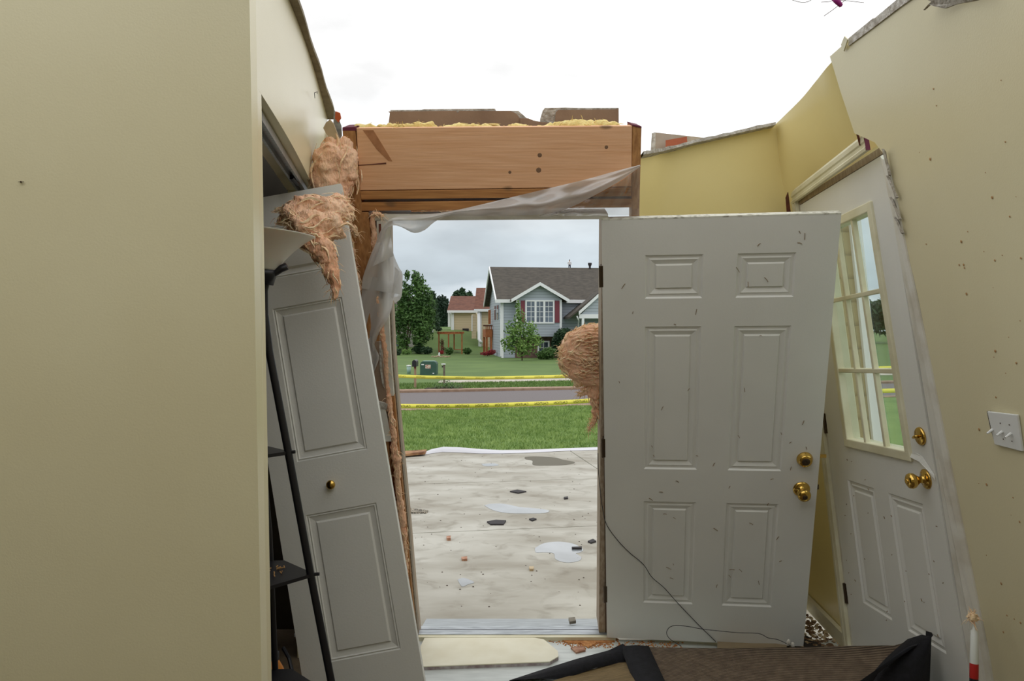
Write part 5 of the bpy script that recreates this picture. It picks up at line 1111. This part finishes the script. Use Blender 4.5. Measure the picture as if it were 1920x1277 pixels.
# walls (main body, as pentagon gable ends)
mb = MB(); pent = [(0, 0), (DP, 0), (DP, ze), (DP/2, zr-.05), (0, ze)]
mb.ext([U(0, y, z) for y, z in pent], U(WL, 0, 0)-U(0, 0, 0)); mb.build('wall', bluesid, BH)
bx0, bx1 = xof(966), xof(1051); bd_ = .7; zb = zof(631)
mb = MB(); gp_ = [(bx0, zb), (bx1, zb), (bx1, zof(562)), ((bx0+bx1)/2, zof(533)), (bx0, zof(562))]
mb.ext([U(x, -bd_, z) for x, z in gp_], U(0, bd_+1.2, 0)-U(0, 0, 0)); mb.build('gable_wall', bluesid, BH)
hbox('basement_wall', brick, bx0, bx1, -.05, .02, 0, zb)
# roofs
ov = .35
def roofslab(pts, th, nm, m_): return MB().ext([U(*p) for p in pts], (0, 0, th)).build(nm, m_, BH)
sl_z = (zr-ze)/(DP/2)
roofslab([(-.35, -ov, ze-ov*sl_z), (WL, -ov, ze-ov*sl_z), (WL, DP/2, zr), (-.35, DP/2, zr)], .12, 'roof', roofg)
roofslab([(-.35, DP+ov, ze-ov*sl_z), (WL, DP+ov, ze-ov*sl_z), (WL, DP/2, zr), (-.35, DP/2, zr)], .12, 'roof', roofg)
gx = (bx0+bx1)/2; gz = zof(529)-.05; ez = zof(562); ex0, ex1 = xof(955), xof(1063); run = 3.6
for exx in (ex0, ex1):
    roofslab([(exx, -bd_-.35, ez-.12), (gx, -bd_-.35, gz-.12), (gx, run, gz-.12), (exx, run*.35, ez-.12)], .1, 'gable_roof', roofg)
# white trims
def fascia(a, b, h, nm='fascia', t=.05):
    a, b = U(*a), U(*b); n_ = Vector((hs, -hc, 0))*t
    MB().hexa([a, b, b+Vector((0, 0, h)), a+Vector((0, 0, h)), a+n_, b+n_, b+n_+Vector((0, 0, h)), a+n_+Vector((0, 0, h))]).build(nm, htrim, BH)
fascia((ex0, -bd_-.36, ez-.2), (gx, -bd_-.36, gz-.2), .2); fascia((ex1, -bd_-.36, ez-.2), (gx, -bd_-.36, gz-.2), .2)
fz = ze-ov*sl_z-.05
fascia((-.35, -ov, fz), (ex0+.05, -ov, fz), .2); fascia((ex1-.05, -ov, fz), (WL, -ov, fz), .2)
for y0, z0, y1, z1 in ((-ov, ze-ov*sl_z, DP/2, zr), (DP+ov, ze-ov*sl_z, DP/2, zr)):
    MB().hexa([U(-.42, y0, z0-.06), U(-.42, y1, z1-.06), U(-.42, y1, z1+.14), U(-.42, y0, z0+.14), U(-.35, y0, z0-.06), U(-.35, y1, z1-.06), U(-.35, y1, z1+.14), U(-.35, y0, z0+.14)]).build('rake_board', htrim, BH)
for x, y0, z0 in ((0, -.04, 0), (bx0, -bd_-.04, zb), (bx1-.1, -bd_-.04, zb)):
    hbox('corner_board', htrim, x-.03, x+.10, y0, y0+.06, z0, (ze-.1 if y0 > -.1 else zof(563)))
# triple window with grids, shutters
def hwin(x0, x1, z0, z1, y, cols, rowsn, leaves=1):
    fr_ = MB(); t = .09
    for q in ((x0, x1, z0-t, z0), (x0, x1, z1, z1+t), (x0-t, x0, z0-t, z1+t), (x1, x1+t, z0-t, z1+t)): fr_.hexa(hb(q[0], q[1], y-.07, y, q[2], q[3]))
    for i in range(1, leaves): xx = x0+(x1-x0)*i/leaves; fr_.hexa(hb(xx-.06, xx+.06, y-.07, y, z0, z1))
    f_ = fr_.build('window', htrim, BH)
    MB().hexa(hb(x0, x1, y-.02, y+.0, z0, z1)).build('glass', winglass, f_)
    g_ = MB(); n_ = cols*leaves
    for i in range(1, n_): xx = x0+(x1-x0)*i/n_; g_.hexa(hb(xx-.015, xx+.015, y-.035, y-.02, z0, z1))
    for j in range(1, rowsn): zz = z0+(z1-z0)*j/rowsn; g_.hexa(hb(x0, x1, y-.035, y-.02, zz-.015, zz+.015))
    g_.build('grid', htrim, f_)
wx0, wx1 = xof(985), xof(1034)
hwin(wx0, wx1, zof(604), zof(566), -bd_, 2, 4, 3)
hbox('shutter', maroon, wx0-.09-xof(949), wx0-.12, -bd_-.05, -bd_, zof(605), zof(564.5))
hbox('shutter', maroon, wx1+.12, wx1+.09+xof(950.5), -bd_-.05, -bd_, zof(605), zof(564.5))
hwin(xof(1011), xof(1028), zof(662), zof(642), -.06, 2, 2, 1)
hbox('side_window', winglass, -.03, .02, 2.0, 3.0, zof(598), zof(570))
hbox('side_window', winglass, -.03, .02, 3.8, 4.6, zof(598), zof(570))
hbox('downspout', htrim, -.09, .0, -.02, .08, 0.1, fz)
# porch on the right
pz = zof(597); px0, px1 = xof(1058), xof(1175); pm = (px0+px1)/2; ptop = zof(551)
roofslab([(px0, -1.9, pz-.05), (pm, -1.9, ptop), (pm, .5, ptop), (px0, .5, pz-.05)], .12, 'porch_roof', roofg)
roofslab([(px1, -1.9, pz-.05), (pm, -1.9, ptop), (pm, .5, ptop), (px1, .5, pz-.05)], .12, 'porch_roof', roofg)
fascia((px0+.55, -1.92, pz+.18), (pm, -1.92, ptop-.12), .2); fascia((px1, -1.92, pz-.15), (pm, -1.92, ptop-.12), .2)
MB().ext([U(px0+.7, -1.8, pz+.2), U(px1-.7, -1.8, pz+.2), U(pm, -1.8, ptop-.05)], U(0, .1, 0)-U(0, 0, 0)).build('porch_gable', bluesid, BH)
hbox('porch_beam', htrim, px0+.6, px1-.6, -1.85, -1.7, pz-.02, pz+.22)
for xx in (px0+.75, px1-.8): hbox('porch_post', htrim, xx, xx+.14, -1.85, -1.7, .0, pz)
MB().tube([U(px0+.45, -1.9, pz+.1), U(px0+.6, -1.7, pz-.15), U(px0+.68, -1.2, pz-.3), U(px0+.68, -1.2, 0.2)], .04, 8).build('downspout', htrim, BH, True)
hbox('porch_wall', bluesid, px0+.15, px0+1.0, -.02, .05, 0, pz); hbox('front_door', htrim, px0+1.3, px0+2.3, -.06, .0, .2, pz-.25)
# deck posts at its left side
dk = thing('deck', U(-.6, 4, 0), 'stained orange-brown deck frame beside the left side of the blue-grey house', 'deck')
for x, y in ((-.42, 6.0), (-.12, 6.0), (-.42, 8.2)):
    MB().hexa(hb(x-.07, x+.07, y-.07, y+.07, 0, zof(617))).build('post', deckwood, dk)
MB().hexa(hb(-.5, -.04, 5.9, 8.3, zof(634), zof(617))).build('platform_skirt', deckwood, dk)
MB().hexa(hb(-.66, -.04, 5.8, 5.95, zof(611), zof(608))).build('top_rail', mat('dark_deck_rail', (92, 56, 40), .8), dk)
for i in range(4): MB().hexa(hb(-.5+i*.12, -.44+i*.12, 5.85, 5.92, zof(617), zof(610))).build('baluster', deckwood, dk)
MB().hexa(hb(-.28, -.12, 6.3, 6.4, zof(606), zof(576))).build('post', deckwood, dk)
# roof vent pipe
vp = U(xof(1106)+.7, DP/2, zr); q = U(0, DP/2, zr); Yq = q.y
vb = P(1106, 509, U(8, DP/2, 0).y-6.2)
yv = HO.y+DP/2*hc+(1106-941)*s_*hs; vb = P(1106, 512, yv); s3 = yv/FPX
tag(MB().lathe(vb, (0, 0, 1), [(0, 0), (2*s3, 0), (1.8*s3, 12*s3), (3.6*s3, 16*s3), (3.6*s3, 19*s3), (0, 19*s3)], 14).build('roof_vent', slate, None, True), 'black flared vent pipe on the ridge of the blue-grey house', 'vent pipe')
# far house whose ridge carries a standing person
Yf = 118
FH = thing('distant_house', (14, Yf, terr(14, Yf)), 'distant dark roof showing as a thin line above the blue-grey roof', 'house')
zr2 = H+(HY-508)/FPX*Yf; a, b_ = (1040-CX)/FPX*Yf, (1200-CX)/FPX*Yf
MB().hexa([Vector(k) for k in ((a, Yf-4, zr2-2.2), (b_, Yf-4, zr2-2.2), (b_, Yf, zr2), (a, Yf, zr2), (a, Yf+4, zr2-2.3), (b_, Yf+4, zr2-2.3), (b_, Yf+.05, zr2), (a, Yf+.05, zr2))]).build('roof', roofg, FH)
MB().box(((a+b_)/2, Yf, (zr2-2.2+terr(14, Yf))/2), (b_-a-.6, 7.4, zr2-2.2-terr(14, Yf))).build('wall', bluesid, FH)
# person
def person():
    T = thing('person', P(1068, 508, Yf), 'tiny distant person in pale shirt standing on a roof ridge, hand on hip', 'person')
    o = P(1068, 508, Yf); S_ = 1.62
    skin = mat('skin', (190, 144, 120), .7)
    J = {'pel': (0, 0, .52), 'ch': (0, 0, .74), 'nk': (0, 0, .83), 'hd': (0, -.005, .87), 'ht': (0, -.005, .97), 'ls': (-.10, 0, .80), 'le': (-.165, -.02, .68), 'lh': (-.09, -.04, .57), 'rs': (.10, 0, .80), 're': (.14, 0, .66), 'rh': (.13, -.04, .53), 'lp': (-.055, 0, .50), 'lk': (-.065, -.01, .27), 'lf': (-.07, 0, .03), 'lt': (-.075, -.09, .015), 'rp': (.055, 0, .50), 'rk': (.06, -.01, .27), 'rf': (.065, 0, .03), 'rt': (.07, -.09, .015)}
    E = [('pel', 'ch'), ('ch', 'nk'), ('nk', 'hd'), ('hd', 'ht'), ('ch', 'ls'), ('ls', 'le'), ('le', 'lh'), ('ch', 'rs'), ('rs', 're'), ('re', 'rh'), ('pel', 'lp'), ('lp', 'lk'), ('lk', 'lf'), ('lf', 'lt'), ('pel', 'rp'), ('rp', 'rk'), ('rk', 'rf'), ('rf', 'rt')]
    R_ = {'pel': .075, 'ch': .085, 'nk': .035, 'hd': .05, 'ht': .045, 'ls': .042, 'le': .028, 'lh': .02, 'rs': .042, 're': .028, 'rh': .02, 'lp': .055, 'lk': .04, 'lf': .026, 'lt': .02, 'rp': .055, 'rk': .04, 'rf': .026, 'rt': .02}
    def sk(keys, nm, m_, par, grow=0):
        ks_ = list(keys); me = bpy.data.meshes.new(nm); me.from_pydata([tuple(Vector(J[k])*S_*1.06) for k in ks_], [(ks_.index(a), ks_.index(b)) for a, b in E if a in ks_ and b in ks_], [])
        ob = bpy.data.objects.new(nm, me); C.objects.link(ob); ob.parent = par; me.materials.append(m_); ORG[ob.name] = o
        md = ob.modifiers.new('s', 'SKIN'); md.use_smooth_shade = True; ob.modifiers.new('u', 'SUBSURF').levels = 1
        for i, k in enumerate(ks_):
            r = (R_[k]+grow)*S_; me.skin_vertices[0].data[i].radius = (r, r*.8); me.skin_vertices[0].data[i].use_root = (i == 0)
        return ob
    body = sk(J.keys(), 'body', skin, T)
    sk(['ch', 'pel', 'ls', 'le', 'rs', 're'], 'shirt', mat('pale_shirt', (214, 212, 216), .8), T, .012)
    sk(['pel', 'lp', 'lk', 'lf', 'rp', 'rk', 'rf'], 'trousers', mat('dark_trousers', (44, 50, 70), .9), T, .012)
    MB().lathe(o+Vector((0, 0, 1.50*1.06)), (0, 0, 1), [(0, .14), (.06, .12), (.085, .06), (.088, .0), (.0, -.01)], 14).build('hair', mat('brown_hair', (60, 44, 34), .9), T, True)
person()
# ================================================================ TAN HOUSES
def gable_house(name, label, px0, px1, Yh, py_e, py_r, dep, wallm, extra=None, roofm=roofb):
    x0, x1 = (px0-CX)/FPX*Yh, (px1-CX)/FPX*Yh; ze_, zr_ = H+(HY-py_e)/FPX*Yh, H+(HY-py_r)/FPX*(Yh+dep/2); zg = terr((x0+x1)/2, Yh)-.6
    T = thing(name, ((x0+x1)/2, Yh, zg), label, 'house')
    mb = MB(); mb.ext([(x0, y, z) for y, z in ((Yh, zg), (Yh+dep, zg), (Yh+dep, ze_), (Yh+dep/2, zr_-.1), (Yh, ze_))], (x1-x0, 0, 0)); mb.build('wall', wallm, T)
    for y0, y1 in ((Yh-.4, Yh+dep/2), (Yh+dep+.4, Yh+dep/2)):
        zz = ze_-.4*(zr_-ze_)/(dep/2); MB().ext([(x0-.3, y0, zz), (x1+.3, y0, zz), (x1+.3, y1, zr_), (x0-.3, y1, zr_)], (0, 0, .14)).build('roof', roofm, T)
    zz = ze_-.4*(zr_-ze_)/(dep/2); MB().box(((x0+x1)/2, Yh-.45, zz+.03), (x1-x0+.6, .1, .2)).build('gutter', htrim, T)
    MB().box((x0+.12, Yh-.06, (zg+ze_)/2), (.24, .1, ze_-zg)).build('corner_board', htrim, T)
    return T, x0, x1, Yh, ze_, zr_, zg
T, *_ = gable_house('tan_house', 'tan house with red-brown roof, left one behind the pergola', 846, 892, 66, 582, 558, 7, tansid)
Yh = 66; MB().box(((874-CX)/FPX*Yh, Yh-.6, H+(HY-619)/FPX*Yh), (11/FPX*Yh, .8, 6/FPX*Yh)).build('air_conditioner', slate, T)
MB().box(((842-CX)/FPX*Yh, Yh+.3, H+(HY-598)/FPX*Yh), (5/FPX*Yh, .3, 30/FPX*Yh)).build('side_trim', htrim, T)
T, *_ = gable_house('tan_house', 'taller tan house with red-brown roof beside the blue-grey house', 897, 925, 58, 578, 543, 6.5, tansid)
Yh = 58; MB().tube([P(898, 580, Yh-.3), P(898, 636, Yh-.3), P(902, 642, Yh-.7)], .12, 8).build('downspout', htrim, T, True)
MB().box(P(889, 612, Yh+.2), (9/FPX*Yh, .4, 46/FPX*Yh)).build('side_wing', tansid, T); MB().box(P(885, 606, Yh-.05), (1.6/FPX*Yh, .1, 30/FPX*Yh)).build('wing_trim', htrim, T)
T, *_ = gable_house('white_house', 'pale house mostly hidden behind the tall leafy tree', 730, 774, 56, 590, 560, 7, siding('pale_grey_siding', (206, 200, 196), (180, 174, 170)), roofm=roofg)
Yh = 56; f_ = MB().box(P(745, 640, Yh-.05), (18/FPX*Yh, .1, 22/FPX*Yh)).build('window', htrim, T); MB().box(P(745, 640, Yh-.1), (15/FPX*Yh, .1, 19/FPX*Yh)).build('glass', winglass, f_)
bn = thing('garden_bench', P(805, 620, 62), 'white bench on the bank left of the tan house', 'bench')
MB().box(P(805, 618, 60), (15/FPX*60, .4, .1)).build('seat', htrim, bn)
for px in (799, 811): MB().box(P(px, 621, 60), (.1, .35, .32)).build('leg', htrim, bn)
# garage wall and post outside the half-glass door
OW = thing('neighbouring_wall', (2.1, 5.0, -.12)); OW.name = 'wall_outer_garage'; ORG[OW.name] = Vector((2.1, 5, -.12)); struct(OW)
MB().hexa([Vector(k) for k in ((1.7, 5, -.12), (2.40, 5, -.12), (2.12, 5, 2.5), (1.62, 5, 2.5), (1.7, 5.1, -.12), (2.40, 5.1, -.12), (2.12, 5.1, 2.5), (1.62, 5.1, 2.5))]).build('siding', beigesid, OW)
MB().hexa([Vector(k) for k in ((2.40, 4.97, -.12), (2.47, 4.97, -.12), (2.19, 4.97, 2.5), (2.12, 4.97, 2.5), (2.40, 5.12, -.12), (2.47, 5.12, -.12), (2.19, 5.12, 2.5), (2.12, 5.12, 2.5))]).build('corner_post', htrim, OW)
